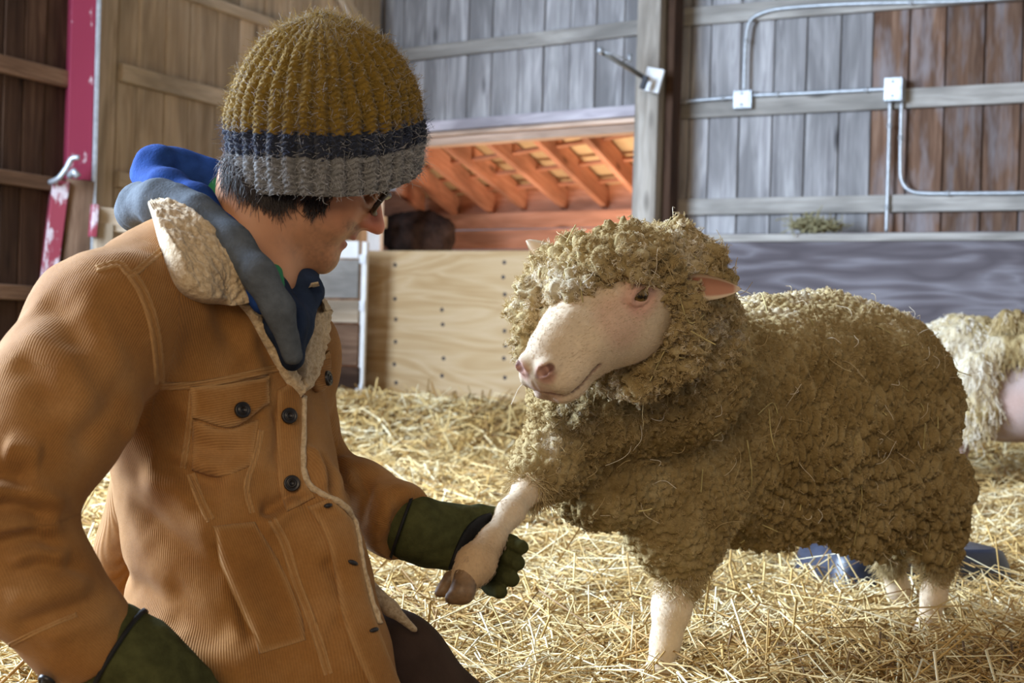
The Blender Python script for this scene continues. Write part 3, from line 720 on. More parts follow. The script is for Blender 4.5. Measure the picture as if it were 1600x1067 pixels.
# colour: white short hair, pink skin at nose and eyes, tan lower leg
def near(c, r): return np.clip(1-np.linalg.norm(V-c, axis=1)/r, 0, 1)[:, None]
base = np.array((.70, .565, .40)); Cc = np.tile(base, (len(V), 1))*(1+.10*fbm(V*22, 3))[:, None]
pink = np.array((.62, .30, .24))
for s in (1, -1):
    Cc = Cc*(1-np.clip(near(HL(-.143, .06*s, .026), .040)*1.5, 0, .6))+pink*np.clip(near(HL(-.143, .06*s, .026), .040)*1.5, 0, .6)
    w = np.clip(near(HL(.024, .020*s, .008), .020)*1.9, 0, .75); Cc = Cc*(1-w)+np.array((.58, .30, .25))*w
    w = np.clip(near(HL(-.10, .05*s, .012), .05)*.9, 0, .35); Cc = Cc*(1-w)+pink*w
for s in (1, -1):
    for q in ((.031, .008*s, .005), (.024, .020*s, .012), (.017, .028*s, .016)):
        w = np.clip(near(HL(*q), .0085)*2.2, 0, .85); Cc = Cc*(1-w)+np.array((.13, .045, .035))*w
    for k in range(12):
        t_ = k/11; q = (.026-.030*min(1, t_*2)-.041*max(0, t_*2-1), (.004+.032*min(1, t_*2)+.011*max(0, t_*2-1))*s, -.024-.007*min(1, t_*2)+.011*max(0, t_*2-1))
        w = np.clip(near(HL(*q), .0065)*1.6, 0, .6); Cc = Cc*(1-w)+np.array((.22, .11, .08))*w
w = np.clip(near(HL(.02, 0, -.03), .035)*1.0, 0, .45); Cc = Cc*(1-w)+np.array((.66, .40, .34))*w
w = np.clip(near(P(735, 900, 2.13), .09)*1.3, 0, .7); Cc = Cc*(1-w)+np.array((.56, .36, .18))*w
w = np.clip(near(HL(-.19, .05, -.05), .06)*1.3, 0, .55); Cc = Cc*(1-w)+np.array((.42, .33, .18))*w
Msk = NT('short_wool_hair', .75, .25); c = Msk.attr('col').outputs['Color']; n_ = Msk.noise(Msk.coords((160, 160, 160)), 1.0, 3)
Msk.color(Msk.mix(.25, c, Msk.ramp(n_, [(.3, (.45, .36, .26)), (.7, (.95, .90, .82))]), 'MULTIPLY')); Msk.bump(n_, .35, .0015); Msk.b.inputs['Subsurface Weight'].default_value = .06; Msk.b.inputs['Subsurface Radius'].default_value = (.012, .006, .004); Msk = Msk.m
sheep = empty('sheep', B(-.35, 0, 0), 'large woolly sheep standing in the straw with one foreleg held in a gloved hand', 'sheep')
child('body', mk_mesh('body', V, Q, Msk, True, None, {'col': Cc}), sheep)
skV, skQ = V, Q
# short hair on face and legs
_rg = np.random.default_rng(12); ptf, nf, qf = sample(V, Q, 60000, _rg)
_fc = (ptf-HM)@HR.T/HS; inhead = np.linalg.norm(ptf-HL(-.1, 0, 0), axis=1) < .25
keep = (nf*(CAM-ptf)).sum(1) > -.3
for s in (1, -1):
    keep &= np.linalg.norm(ptf-HL(-.145, .06*s, .026), axis=1) > .021; keep &= np.linalg.norm(ptf-HL(.020, .018*s, .008), axis=1) > .022
keep &= np.linalg.norm(ptf-HL(.028, 0, -.01), axis=1) > .026
ptf, nf, qf, inhead = ptf[keep], nf[keep], qf[keep], inhead[keep]
dirf = np.where(inhead[:, None], -hF+.25*hU*-1, np.array((0, 0, -1.)))+_rg.normal(0, .22, (len(ptf), 3)); dirf = dirf-nf*(dirf*nf).sum(1)[:, None]*.85; dirf /= np.linalg.norm(dirf, axis=1)[:, None]
Lf = _rg.uniform(.003, .0065, len(ptf))[:, None]
tintf = np.clip((Cc[qf[:] if False else Q[qf, 0]].mean(1)-.25)/.45+_rg.normal(0, .07, len(ptf)), 0, 1)
M_short = NT('short_hair', .7, .2); M_short.color(M_short.ramp(M_short.attr('tint').outputs['Fac'], [(0, (.34, .20, .12)), (.5, (.58, .44, .29)), (1, (.78, .66, .50))])); M_short = M_short.m
hair('short_hair', np.stack([ptf-nf*.0004, ptf+dirf*Lf*.5+nf*.0011, ptf+dirf*Lf+nf*.0010], 1), np.array([.00022, .0002, .00008])[None], M_short, sheep, tintf)
# eyes
def eyeball(c, axis, r, root):
    axis = nrm(axis); t1 = nrm(np.cross(axis, (0, 0, 1))); t2 = np.cross(t1, axis)
    nl, na = 14, 24; V = []; Cl = []
    for i in range(nl+1):
        th = math.pi*i/nl
        for k in range(na):
            ph = 2*math.pi*k/na; V.append(c+r*(math.cos(th)*axis+math.sin(th)*(math.cos(ph)*t1+math.sin(ph)*t2)))
            x = math.sin(th)*math.cos(ph); y = math.sin(th)*math.sin(ph)
            Cl.append((.008, .006, .005) if (abs(y) < .16 and abs(x) < .5 and th < 1) else ((.17, .11, .035) if th < 1.0 else (.35, .27, .22)))
    Fc = [(i*na+k, (i+1)*na+k, (i+1)*na+(k+1) % na, i*na+(k+1) % na) for i in range(nl) for k in range(na)]
    return child('eye', mk_mesh('eye', V, Fc, M_eye, True, None, {'col': np.array(Cl)}), root)
M_eye = NT('sheep_eye', .08, .6); M_eye.color(M_eye.attr('col').outputs['Color']); M_eye = M_eye.m
for s in (1, -1): eyeball(HL(-.145, .0535*s, .026), hL*s*.9+hF*.35-hU*.05, .0155*HS, sheep)
# hooves: pairs of claws
M_hoof = plain('hoof_horn', (.20, .12, .06), .5, 0, .4, (120, .3), .5, 40)
def claw(a, b, c, ra, rb, side, root, name='hoof'):
    f = Field(np.minimum(a, np.minimum(b, c))-.05, np.maximum(a, np.maximum(b, c))+.05, .0025)
    f.cone(a, b, ra, rb, .008); f.cone(b, c, rb, rb*.55, .008)
    V, Q = f.mesh(); V = relax(V, Q, 1); return child(name, mk_mesh(name, V, Q, M_hoof), root, 'brown split hoof' if name == 'hoof' else None)
claw(P(729, 900, 2.112), P(722, 925, 2.10), P(705, 934, 2.095), .018, .0165, 0, sheep)
claw(P(704, 905, 2.138), P(692, 922, 2.130), P(684, 927, 2.126), .012, .0085, 0, sheep)
for L, d in ((LF, HDG), (LH, HDG), (RH, HDG)):
    e_ = L[-1]
    for s in (1, -1):
        q = e_+LFT*.012*s+np.array((0, 0, -.006)); claw(q, q+HDG*.012+np.array((0, 0, -.03)), q+HDG*.03+np.array((0, 0, -.036)), .016, .016, 0, sheep)
# ears: cupped leaves, pink inside
M_ear = NT('ear_skin', .7, .25); M_ear.color(M_ear.attr('col').outputs['Color']); M_ear.b.inputs['Subsurface Weight'].default_value = .15; M_ear.b.inputs['Subsurface Radius'].default_value = (.02, .008, .004); M_ear = M_ear.m
def ear(base, tip, up, w, cup, label):
    ax = tip-base; L = np.linalg.norm(ax); ax /= L; up = nrm(up-ax*(up@ax)); sd = np.cross(ax, up); nu, nv = 16, 10
    V = []; Cl = []
    for layer in (0, 1):
        for i in range(nu+1):
            t = i/nu; hw = w*(math.sin(math.pi*min(1, .12+t*.88))**.75)*(1-.15*t)+.0006
            for k in range(nv+1):
                v = k/nv*2-1
                V.append(base+ax*L*t+up*hw*v+sd*(cup*(1-v*v)*hw*-1+(.0035 if layer else -.0035)*(1-abs(v)**3)*(1-.4*t)-.006*t*t))
                Cl.append((.70, .56, .42) if layer == 0 or abs(v) > .72 or t > .93 else (.50, .25, .17))
    Fc = []; n = (nu+1)*(nv+1)
    for layer in (0, 1):
        for i in range(nu):
            for k in range(nv):
                q = (i*(nv+1)+k, i*(nv+1)+k+1, (i+1)*(nv+1)+k+1, (i+1)*(nv+1)+k); q = tuple(x+layer*n for x in q); Fc.append(q if layer else q[::-1])
    for i in range(nu):
        for k in (0, nv):
            q = (i*(nv+1)+k, (i+1)*(nv+1)+k, (i+1)*(nv+1)+k+n, i*(nv+1)+k+n); Fc.append(q if k == 0 else q[::-1])
    return child('ear', mk_mesh('ear', V, Fc, M_ear, True, None, {'col': np.array(Cl)}), sheep, label)
ear(P(1052, 446, 2.26), P(1155, 453, 2.20), np.array((0., -.3, 1.)), .0205, .6, 'left ear, pink inside')
ear(P(880, 415, 2.33), P(820, 377, 2.32), np.array((.25, .3, 1.)), .019, .6, 'right ear, pale')

# ---- fleece: one woolly shell, then locks of fibre on it
f = Field((-.22, 2.02, .12), (1.14, 3.54, .86), .0070)
f.chain([B(-.02, 0, .455), B(-.16, 0, .462), B(-.38, 0, .458), B(-.60, 0, .480), B(-.70, 0, .490)], [.150, .198, .228, .220, .188], .05)
f.ell(P(940, 745, 2.52), (.085, .08, .085), None, .06)
f.ell(B(-.04, .12, .40), (.12, .09, .19), np.array((HDG, LFT, (0, 0, 1))), .06)
f.ell(B(-.60, .09, .36), (.13, .11, .17), np.array((HDG, LFT, (0, 0, 1))), .06)
f.chain([P(1085, 780, 2.66), P(1070, 845, 2.645), P(1062, 872, 2.64)], [.085, .050, .036], .04)
f.chain([P(1450, 770, 3.05), P(1458, 835, 3.08), P(1464, 872, 3.10)], [.09, .054, .034], .04)
f.chain([P(1385, 780, 3.2), P(1388, 830, 3.24), P(1392, 858, 3.27)], [.08, .042, .03], .04)
f.chain([P(885, 700, 2.46), P(862, 724, 2.39), P(850, 730, 2.345), P(834, 742, 2.325)], [.062, .052, .043, .034], .03)
f.chain([B(.0, 0, .56), P(1045, 560, 2.52), HL(-.27, .0, -.04), HL(-.23, 0, -.015)], [.150, .128, .070, .06], .05)
f.chain([P(975, 620, 2.48), P(920, 650, 2.42), P(890, 660, 2.40)], [.085, .065, .042], .05)
f.chain([HL(-.180, 0, .022), HL(-.215, 0, .008), HL(-.240, 0, -.008)], [.048, .056, .050], .03)
f.ell(HL(-.170, .020, .064), np.array((.040, .052, .024))*HS, HR, .02); f.ell(HL(-.160, -.032, .052), np.array((.05, .04, .028))*HS, HR, .02)
f.chain([P(872, 425, 2.31), P(850, 455, 2.30), P(838, 500, 2.29), P(828, 540, 2.28)], [.034, .034, .027, .015], .02)
f.ell(HL(-.122, -.012, .052), np.array((.034, .034, .017))*HS, HR, .015)
f.chain([HL(-.200, .056, .034), HL(-.205, .060, -.015), HL(-.200, .062, -.060), HL(-.19, .05, -.10)], [.023, .022, .026, .032], .02)
f.chain([HL(-.18, -.075, .04), HL(-.15, -.092, .005), HL(-.125, -.092, -.045)], [.034, .028, .018], .02)
f.chain([HL(-.20, .03, -.10), HL(-.15, .01, -.105), HL(-.13, -.03, -.10)], [.05, .034, .026], .03)
V, Q = f.mesh(); V = relax(V, Q, 2)
V, Q = subdiv(V, Q); V = relax(V, Q, 3)
N = vnormals(V, Q)
def bodyco(p): q = p-A0; return np.stack([q@HDG, q@LFT, p[:, 2]], 1)
def wool_disp(V):
    bc = bodyco(V); hd = (V-HM)@hF                          # head zone: near the head
    wh = sstep((.36-np.linalg.norm(V-HL(-.2, 0, .03), axis=1))/.12)
    flank = sstep((-.10-bc[:, 0])/.2)*sstep((.66-bc[:, 2])/.12)
    wob = .012*np.stack([vnoise(V*9, 21), vnoise(V*9, 22), vnoise(V*9, 23)], 1)
    q = bc+wob
    f1, f2, i1 = worley(q/.0125, 1); A = .0120*(.75-f1*1.15)+.005*i1
    g1, g2, i2 = worley(q/np.array((.0145, .022, .050)), 2); Bq = .020*(np.minimum(g2-g1, .5)/.5-.55)+.004*(.6-f1)
    wb2 = .010*np.stack([vnoise(V*60, 24), vnoise(V*60, 25), vnoise(V*60, 26)], 1)
    h1, h2, i3 = worley((V+wob*1.5+wb2)/.024, 3); Cq = .015*(.75-h1*1.15)+.018*(np.minimum(h2-h1, .5)-.25)+.014*i3+.006*vnoise(V*110, 27)
    low = .010*fbm(V*7, 2, 31)
    return ((A*(1-flank)+Bq*flank)*(1-wh)+Cq*wh+low), wh, flank, i1
dsp, wh, flank, cid = wool_disp(V)
V = V+N*dsp[:, None]
# a shallow parting on the back
pb = B(-.42, .06, .665); dq = bodyco(V)-bodyco(pb[None])[0]; V = V-N*(.02*np.exp(-(dq[:, 0]/.06)**2-(dq[:, 1]/.025)**2-(dq[:, 2]/.05)**2))[:, None]
M_fl = NT('fleece_wool', .95, .1); ti = M_fl.attr('tint').outputs['Fac']
cf = M_fl.ramp(ti, [(0, (.17, .11, .040)), (.35, (.31, .22, .095)), (.65, (.44, .335, .165)), (1, (.68, .61, .48))])
n_ = M_fl.noise(M_fl.coords((260, 260, 260)), 1.0, 3, .7)
M_fl.color(M_fl.mix(.5, cf, M_fl.ramp(n_, [(.3, (.45,)*3), (.7, (1,)*3)]), 'MULTIPLY')); M_fl.bump(n_, .8, .003); M_fl = M_fl.m
tn = np.clip(.42+.22*fbm(V*16, 3, 41)+.15*(cid-.5)+.24*wh+.30*sstep((V[:, 2]-.60)/.10)*(1-wh)-.06, 0, 1)  # paler head and top of back: light on the wool put into the tint
fleece = child('fleece', mk_mesh('fleece', V, Q, M_fl, True, {'tint': tn}), sheep, 'matted golden grey fleece')
flV, flQ = V, Q
FN = vnormals(V, Q)
M_lock = NT('wool_fibre', .8, .2); ti = M_lock.attr('tint').outputs['Fac']
M_lock.color(M_lock.ramp(ti, [(0, (.20, .13, .045)), (.4, (.37, .265, .115)), (.7, (.52, .40, .21)), (1, (.80, .75, .66))])); M_lock = M_lock.m
fbvh = BVHTree.FromPolygons([tuple(v) for v in V[:]], [tuple(q) for q in Q.tolist()])
sbvh = BVHTree.FromPolygons([tuple(v) for v in hV], [tuple(q) for q in hQ.tolist()])
def locks(n, per, seed, head=False):
    rg = np.random.default_rng(seed); pt, nn, qi = sample(flV, flQ, n, rg)
    h_ = wh[flQ[qi, 0]]; fk = flank[flQ[qi, 0]]
    # keep what faces the photographer's half space and its sides
    vis = (nn*(CAM-pt)).sum(1)/np.linalg.norm(CAM-pt, axis=1) > -.45
    if head: vis &= h_ > .4
    pt, nn, h_, fk = pt[vis], nn[vis], h_[vis], fk[vis]; m_ = len(pt)
    rnd = rg.normal(size=(m_, 3)); tg = rnd-nn*(rnd*nn).sum(1)[:, None]; tg /= np.linalg.norm(tg, axis=1)[:, None]
    dr = nn*.9+tg*.5+np.array((0, 0, -1.))*(.15+.35*fk+.15*h_)[:, None]; dr /= np.linalg.norm(dr, axis=1)[:, None]
    L = (.0038+.0036*rg.random(m_))*(1+1.3*h_*rg.random(m_)+.3*fk)
    K = 7; t = np.linspace(0, 1, K)
    e1 = np.cross(dr, tg); e1 /= np.maximum(np.linalg.norm(e1, axis=1), 1e-6)[:, None]; e2 = np.cross(dr, e1)
    S = []; T = []
    cu = rg.uniform(.0010, .0026, m_)*(1+.5*h_); om = rg.uniform(4, 11, m_); ph = rg.uniform(0, 6.28, m_)
    tb = rg.normal(0, .07, m_)
    for j in range(per):
        o = (e1*rg.normal(0, .0022, m_)[:, None]+e2*rg.normal(0, .0022, m_)[:, None]); Lj = L*rg.uniform(.7, 1.15, m_)
        a = ph[:, None]+om[:, None]*t[None]+rg.normal(0, .35, m_)[:, None]
        s = pt[:, None]-nn[:, None]*.002+o[:, None]*(1-.55*t)[None, :, None]+dr[:, None]*(Lj[:, None]*t[None])[..., None]
        s = s+(np.cos(a)*cu[:, None]*t)[..., None]*e1[:, None]+(np.sin(a)*cu[:, None]*t)[..., None]*e2[:, None]
        S.append(s); T.append(.5+.18*fbm(pt*16, 2, 41)+tb+rg.normal(0, .06, m_)+.24*h_+.28*sstep((pt[:, 2]-.60)/.10)*(1-h_)-.06)  # fibres take the same painted light on head and back
    return np.concatenate(S), np.clip(np.concatenate(T), 0, 1)
S, T = locks(26000, 6, 3); S2_, T2_ = locks(26000, 6, 4, True); S = np.concatenate([S, S2_]); T = np.concatenate([T, T2_])
# no fibres across the face
fc = (S[:, 0]-HM)@HR.T/HS
S_ok = np.ones(len(S), bool)
hair('wool_locks', S, np.linspace(.00042, .00022, 7)[None, :], M_lock, sheep, T)
# shaggy wool where the fleece gives way to the legs
_rg = np.random.default_rng(44); pw, nw, _ = sample(skV, skQ, 340000, _rg); wgt = np.zeros(len(pw)); 
for c_, rad in ((P(836, 742, 2.32), .056), (P(1062, 898, 2.625), .056), (P(1463, 880, 3.08), .055), (P(1392, 872, 3.26), .05)): wgt = np.maximum(wgt, np.clip(1-np.linalg.norm(pw-c_, axis=1)/rad, 0, 1))
kk = _rg.random(len(pw)) < np.where(pw[:, 0] < .12, wgt*2.5, wgt*1.3); pw, nw = pw[kk], nw[kk]
Lw = _rg.uniform(.008, .020, len(pw))[:, None]; dw = nw*.55+np.array((-.1, 0, -.6))+_rg.normal(0, .35, (len(pw), 3)); cw = _rg.normal(0, .25, (len(pw), 3))
hair('leg_wool', np.stack([pw, pw+dw*Lw*.35+nw*.001, pw+dw*Lw*.7+cw*Lw*.5, pw+dw*Lw+cw*Lw], 1), np.array([.0005, .00045, .0004, .0002])[None], M_lock, sheep, np.clip(.55+.2*fbm(pw*40, 2)+_rg.normal(0, .07, len(pw)), 0, 1))
# stray long fibres and bits of hay caught in the wool
rg = np.random.default_rng(8); S = []; T = []
pt, nn, _ = sample(flV, flQ, 800, rg)
for p_, n_ in zip(pt, nn):
    if n_ @ (CAM-p_) < -.2: continue
    r = rg.normal(size=3); tg = nrm(r-n_*(r@n_)); r = rg.normal(size=3); t2 = nrm(r-n_*(r@n_)); L = rg.uniform(.015, .05)
    S.append([p_+n_*.002, p_+n_*.010+tg*L*.25, p_+n_*.013+tg*L*.5+t2*L*.12, p_+n_*.010+tg*L*.75+t2*L*.3, p_+n_*.008+tg*L*.9+t2*L*.5]); T.append(rg.uniform(.5, 1))
hair('stray_fibres', np.array(S), .0004, M_lock, sheep, T)
S = []
for k in range(3):
    pt, nn, _ = sample(flV, flQ, 300, rg)
for p_, n_ in zip(pt, nn):
    hz = np.linalg.norm(p_-HL(-.22, .02, .05)) < .2
    if n_ @ (CAM-p_) < 0 or (not hz and rg.random() < .55): continue
    r = rg.normal(size=3); tg = nrm(r-n_*(r@n_)*.8); L = rg.uniform(.015, .045)
    S.append([p_+n_*.006, p_+n_*.010+tg*L*.5, p_+n_*.012+tg*L])
for path in ([(1338, 690), (1347, 750), (1346, 800), (1338, 852)], [(1166, 690), (1172, 750), (1160, 830)], [(1060, 462), (1078, 498), (1098, 492)], [(1400, 600), (1440, 640), (1444, 700)], [(1200, 640), (1205, 680), (1215, 720)], [(1300, 760), (1330, 800), (1320, 840)], [(1180, 650), (1205, 628), (1215, 650)], [(1015, 590), (1050, 540), (1075, 520)], [(1450, 830), (1452, 860), (1446, 890)], [(1000, 480), (1030, 430), (1040, 400)], [(905, 470), (880, 430), (900, 400)]):
    pw = []
    for x, y in path:
        r_ = nrm(ray(x, y)); h_ = fbvh.ray_cast(Vector(CAM), Vector(r_))
        if h_[0] is not None: pw.append(np.array(h_[0])+np.array(h_[1])*.006)
    if len(pw) >= 3: S.append(smooth_path(pw, 9)[[0, 4, 8]])
hair('hay_bits', np.array(S), .0010, plain('hay_in_wool', (.46, .38, .17), .7, 0, .2, None, .4, 40), sheep)
for nm, q in (('eye', HL(-.145, .06, .026)), ('muzzle', HL(.03, 0, 0)), ('poll', HL(-.27, 0, .1)), ('brow wool', HL(-.13, 0, .08))): print(nm, px_of(q))

# ---- a second sheep farther back, only its woolly flank and pale belly in view
sh2 = empty('sheep', P(1540, 770, 6.1), 'white woolled sheep with bare pink belly at the right edge behind the large sheep', 'sheep')
f = Field((1.35, 5.3, -.05), (2.75, 6.9, .95), .016)
f.chain([P(1440, 620, 6.35), P(1590, 615, 6.0), P(1720, 610, 5.85)], [.15, .17, .17], .05)
f.ell(P(1622, 618, 5.88), (.20, .13, .165), None, .08); f.cone(P(1600, 640, 5.85), P(1560, 660, 5.95), .10, .07, .06)
for x, y, d in ((1470, 700, 6.35), (1500, 690, 6.2), (1640, 700, 5.8), (1700, 700, 6.0)): f.chain([P(x, y-40, d), P(x, y, d), P(x-6, y+75, d)], [.07, .04, .026], .03)
V, Q = f.mesh(); V = relax(V, Q, 2)
child('body', mk_mesh('body', V, Q, Msk, True, None, {'col': np.array((.38, .23, .18))*(1-np.clip(.5+.5*fbm(V*7, 2), 0, .7))[:, None]+np.array((.44, .37, .35))*np.clip(.5+.5*fbm(V*7, 2), 0, .7)[:, None]}), sh2)
f = Field((1.25, 5.2, .1), (2.9, 7.0, 1.0), .014)
f.chain([P(1430, 590, 6.4), P(1520, 580, 6.15), P(1620, 560, 6.0), P(1730, 560, 5.9)], [.20, .215, .16, .16], .06)
f.chain([P(1490, 560, 6.05), P(1508, 610, 5.98), P(1512, 640, 5.97)], [.13, .11, .07], .05)
f.chain([P(1528, 580, 5.84), P(1530, 640, 5.84), P(1524, 680, 5.88)], [.075, .065, .03], .04); f.chain([P(1560, 545, 5.82), P(1620, 548, 5.78)], [.055, .06], .03); f.chain([P(1575, 508, 5.9), P(1640, 515, 5.9)], [.05, .06], .03)
V, Q = f.mesh(); V = relax(V, Q, 2); V, Q = subdiv(V, Q); N = vnormals(V, Q)
g1, g2, gi = worley(V/np.array((.045, .06, .14)), 5); V = V+N*(.03*(np.minimum(g2-g1, .5)-.25)+.012*fbm(V*9, 2))[:, None]
child('fleece', mk_mesh('fleece', V, Q, M_fl, True, {'tint': np.clip(.75+.3*fbm(V*8, 2)-.25*(V[:, 0] > P(1552, 540, 5.9)[0]), 0, 1)}), sh2)
rg = np.random.default_rng(19); pt, nn, _ = sample(V, Q, 9000, rg); L = rg.uniform(.02, .05, len(pt))[:, None]; dd_ = nn*.35+np.array((0, 0, -1.))+rg.normal(0, .25, (len(pt), 3)); w_ = rg.normal(0, .15, (len(pt), 3))
hair('wool_locks', np.stack([pt, pt+dd_*L*.35+nn*.006, pt+dd_*L*.7+nn*.008+w_*L, pt+dd_*L+nn*.004], 1), .0011, M_lock, sh2, np.clip(.8+.25*fbm(pt*9, 2)+rg.normal(0, .1, len(pt))-.35*(pt[:, 0] > P(1552, 540, 5.9)[0]), 0, 1))
# ================================================================== the man
man = empty('person', P(400, 1120, 2.05), 'kneeling person in a tan corduroy jacket and striped knit hat holding the sheep\'s foreleg', 'person')
# --- head frame
th = math.radians(33); yw = math.radians(10); rr_ = math.radians(4)
mF = np.array((math.cos(th)*math.cos(yw), math.cos(th)*math.sin(yw), -math.sin(th)))
mL0 = np.array((-math.sin(yw), math.cos(yw), 0)); mU0 = np.cross(mF, mL0)
mL = mL0*math.cos(rr_)-mU0*math.sin(rr_)*-1; mL = nrm(mL); mU = np.cross(mF, mL)
MO = P(496, 256, 2.08); MS = .94
def HMn(f, l, u): return MO+(mF*f+mL*l+mU*u)*MS
MR = np.array((mF, mL, mU))
f = Field(MO+np.array((-.22, -.14, -.30)), MO+np.array((.15, .15, .16)), .0028)
e = lambda c, r, k=.02, cut=False: f.ell(HMn(*c), np.array(r)*MS, MR, k, cut)
co = lambda a, b, ra, rb, k=.02, cut=False: f.cone(HMn(*a), HMn(*b), ra*MS, rb*MS, k, cut)
e((-.012, 0, .030), (.098, .074, .084)); e((.040, 0, -.010), (.052, .062, .062), .03)
co((.050, 0, -.03), (.062, 0, -.085), .050, .036, .03)
for s in (1, -1):
    co((-.012, .050*s, -.045), (.030, .042*s, -.082), .020, .018, .025); co((.030, .042*s, -.082), (.078, .014*s, -.106), .018, .014, .02)
    e((.052, .040*s, -.022), (.032, .024, .024), .02)            # cheek bone
    e((.058, .034*s, -.055), (.030, .022, .030), .02)            # cheek
    e((.078, .031*s, .006), (.016, .017, .012), .012, True)      # eye hollow
    e((.072, .031*s, .006), (.013, .014, .011), .004)            # eyeball under the lids
    e((.103, .011*s, -.031), (.012, .008, .008), .006)           # nostril wing
    e((.100, .007*s, -.039), (.008, .004, .005), .003, True)
    e((-.010, .077*s, -.006), (.020, .010, .032), .006); e((-.004, .083*s, -.004), (.010, .008, .018), .004, True)   # ear
e((.080, 0, .027), (.018, .050, .012), .018)
co((.088, 0, .014), (.120, 0, -.022), .0090, .0110, .010); e((.122, 0, -.026), (.0125, .0120, .0100), .006); co((.100, 0, -.035), (.112, 0, -.030), .008, .007, .006)
e((.086, 0, -.050), (.018, .026, .014), .012)
e((.098, 0, -.057), (.010, .021, .0065), .005); e((.093, 0, -.074), (.010, .018, .0070), .005)
e((.100, 0, -.0655), (.020, .020, .0036), .002, True)
for s in (1, -1): co((.088, .018*s, -.0650), (.074, .029*s, -.059), .0030, .0018, .003, True)
for s in (1, -1): co((.099, .021*s, -.038), (.078, .037*s, -.066), .0016, .0012, .006, True)
e((.088, 0, -.106), (.017, .020, .015), .012); e((.080, 0, -.118), (.02, .018, .010), .012)
co((.02, 0, -.075), (.060, 0, -.100), .030, .026, .03)
NB = P(392, 440, 2.045)
f.chain([HMn(-.045, 0, .0), HMn(-.045, 0, -.07), NB], [.062, .056, .064], .03)
V, Q = f.mesh(); V = relax(V, Q, 2, .4)
hV2, hQ2 = V, Q
# the hidden body under the clothes carries on from the neck, so it is one figure
base = np.array((.53, .255, .135)); Cc = np.tile(base, (len(V), 1))*(1+.07*fbm(V*40, 3))[:, None]
def near(c, r): return np.clip(1-np.linalg.norm(V-c, axis=1)/r, 0, 1)[:, None]
def blend(c, r, g, mx, colr):
    global Cc
    w = np.clip(near(c, r)*g, 0, mx); Cc = Cc*(1-w)+np.array(colr)*w
blend(HMn(.118, 0, -.024), .034, 1.6, .75, (.62, .20, .13)); blend(HMn(.06, -.045, -.03), .045, 1.0, .35, (.60, .25, .16))
for c in ((.100, 0, -.057), (.096, 0, -.074)):
    for l in (-.012, 0, .012): blend(HMn(c[0], l, c[2]), .0125, 2.2, .9, (.46, .13, .10))
blend(HMn(.088, 0, -.065), .014, 2, .9, (.10, .03, .03))
lc = (V-MO)@MR.T/MS
beard = sstep((-.042-lc[:, 2])/.03)*sstep((lc[:, 0]+.01)/.05)*sstep((.125+lc[:, 2]+.02)/.03)*(.6+.4*fbm(V*60, 2))
must = sstep((.012-np.abs(lc[:, 2]+.047))/.008)*sstep((lc[:, 0]-.07)/.02)
w = np.clip((.62*beard+.70*must)*(.75+.5*vnoise(V*330, 9)), 0, .75)[:, None]; Cc = Cc*(1-w)+np.array((.16, .095, .065))*w
M_skin = NT('skin', .5, .35); n_ = M_skin.noise(M_skin.coords((420, 420, 420)), 1.0, 2)
M_skin.color(M_skin.attr('col').outputs['Color']); M_skin.bump(n_, .12, .0006); M_skin.b.inputs['Subsurface Weight'].default_value = .12; M_skin.b.inputs['Subsurface Radius'].default_value = (.012, .005, .003); M_skin = M_skin.m
# torso, under the jacket
f = Field((-.75, 1.75, .05), (-.12, 2.4, .72), .012)
TC = P(318, 590, 2.05)
f.chain([NB+np.array((0, 0, .03)), TC, P(360, 900, 2.05)], [.058, .10, .11], .08); f.chain([P(190, 500, 1.93), NB+np.array((-.01, 0, -.06)), P(450, 530, 2.14)], [.05, .055, .05], .04)
tV, tQ = f.mesh()
child('body', mk_mesh('body', np.concatenate([V, tV]), np.concatenate([Q, tQ+len(V)]), M_skin, True, None, {'col': np.concatenate([Cc, np.tile(base, (len(tV), 1))])}), man)
headbvh = BVHTree.FromPolygons([tuple(v) for v in V], [tuple(q) for q in Q.tolist()])

# --- hair: nape tufts, sideburn, brow, stubble
M_hair = NT('dark_hair', .45, .5); M_hair.color((.030, .020, .018)); M_hair = M_hair.m
def hit_bvh(bvh, px, py):
    r = nrm(ray(px, py)); h = bvh.ray_cast(Vector(CAM), Vector(r))
    return (None, None) if h[0] is None else (np.array(h[0]), np.array(h[1]))
def tuft(poly, n, dvec, Lr, bvh, seed, lift=.004, curl=.3, jit=.25):
    rg = np.random.default_rng(seed); poly = np.array(poly, float); lo, hi = poly.min(0), poly.max(0); S = []; k = 0
    def ins(x, y):
        c = False
        for i in range(len(poly)):
            a, b = poly[i], poly[i-1]
            if (a[1] > y) != (b[1] > y) and x < (b[0]-a[0])*(y-a[1])/(b[1]-a[1])+a[0]: c = not c
        return c
    while len(S) < n and k < n*20:
        k += 1; x, y = rg.uniform(lo, hi)
        if not ins(x, y): continue
        p, nn = hit_bvh(bvh, x, y)
        if p is None: continue
        d = np.array(dvec(x, y))+rg.normal(0, jit, 3); d = d-nn*(d@nn)*.8; d = nrm(d); L = rg.uniform(*Lr); b = rg.normal(0, curl, 3)
        S.append([p, p+d*L*.33+nn*lift*.8, p+d*L*.66+nn*lift+b*L*.15, p+d*L+nn*lift*.6+b*L*.35])
    return np.array(S)
dn = lambda x, y: (-.15, 0, -1.)
S1 = tuft([(342, 225), (462, 250), (464, 300), (430, 320), (410, 306), (385, 300), (352, 280)], 2400, lambda x, y: (.1, 0, -1), (.015, .034), headbvh, 1)[:1500]
S2 = tuft([(468, 290), (525, 288), (515, 318), (500, 330), (484, 334), (476, 318)], 750, lambda x, y: (-.25, 0, -1), (.008, .018), headbvh, 2)[:330]
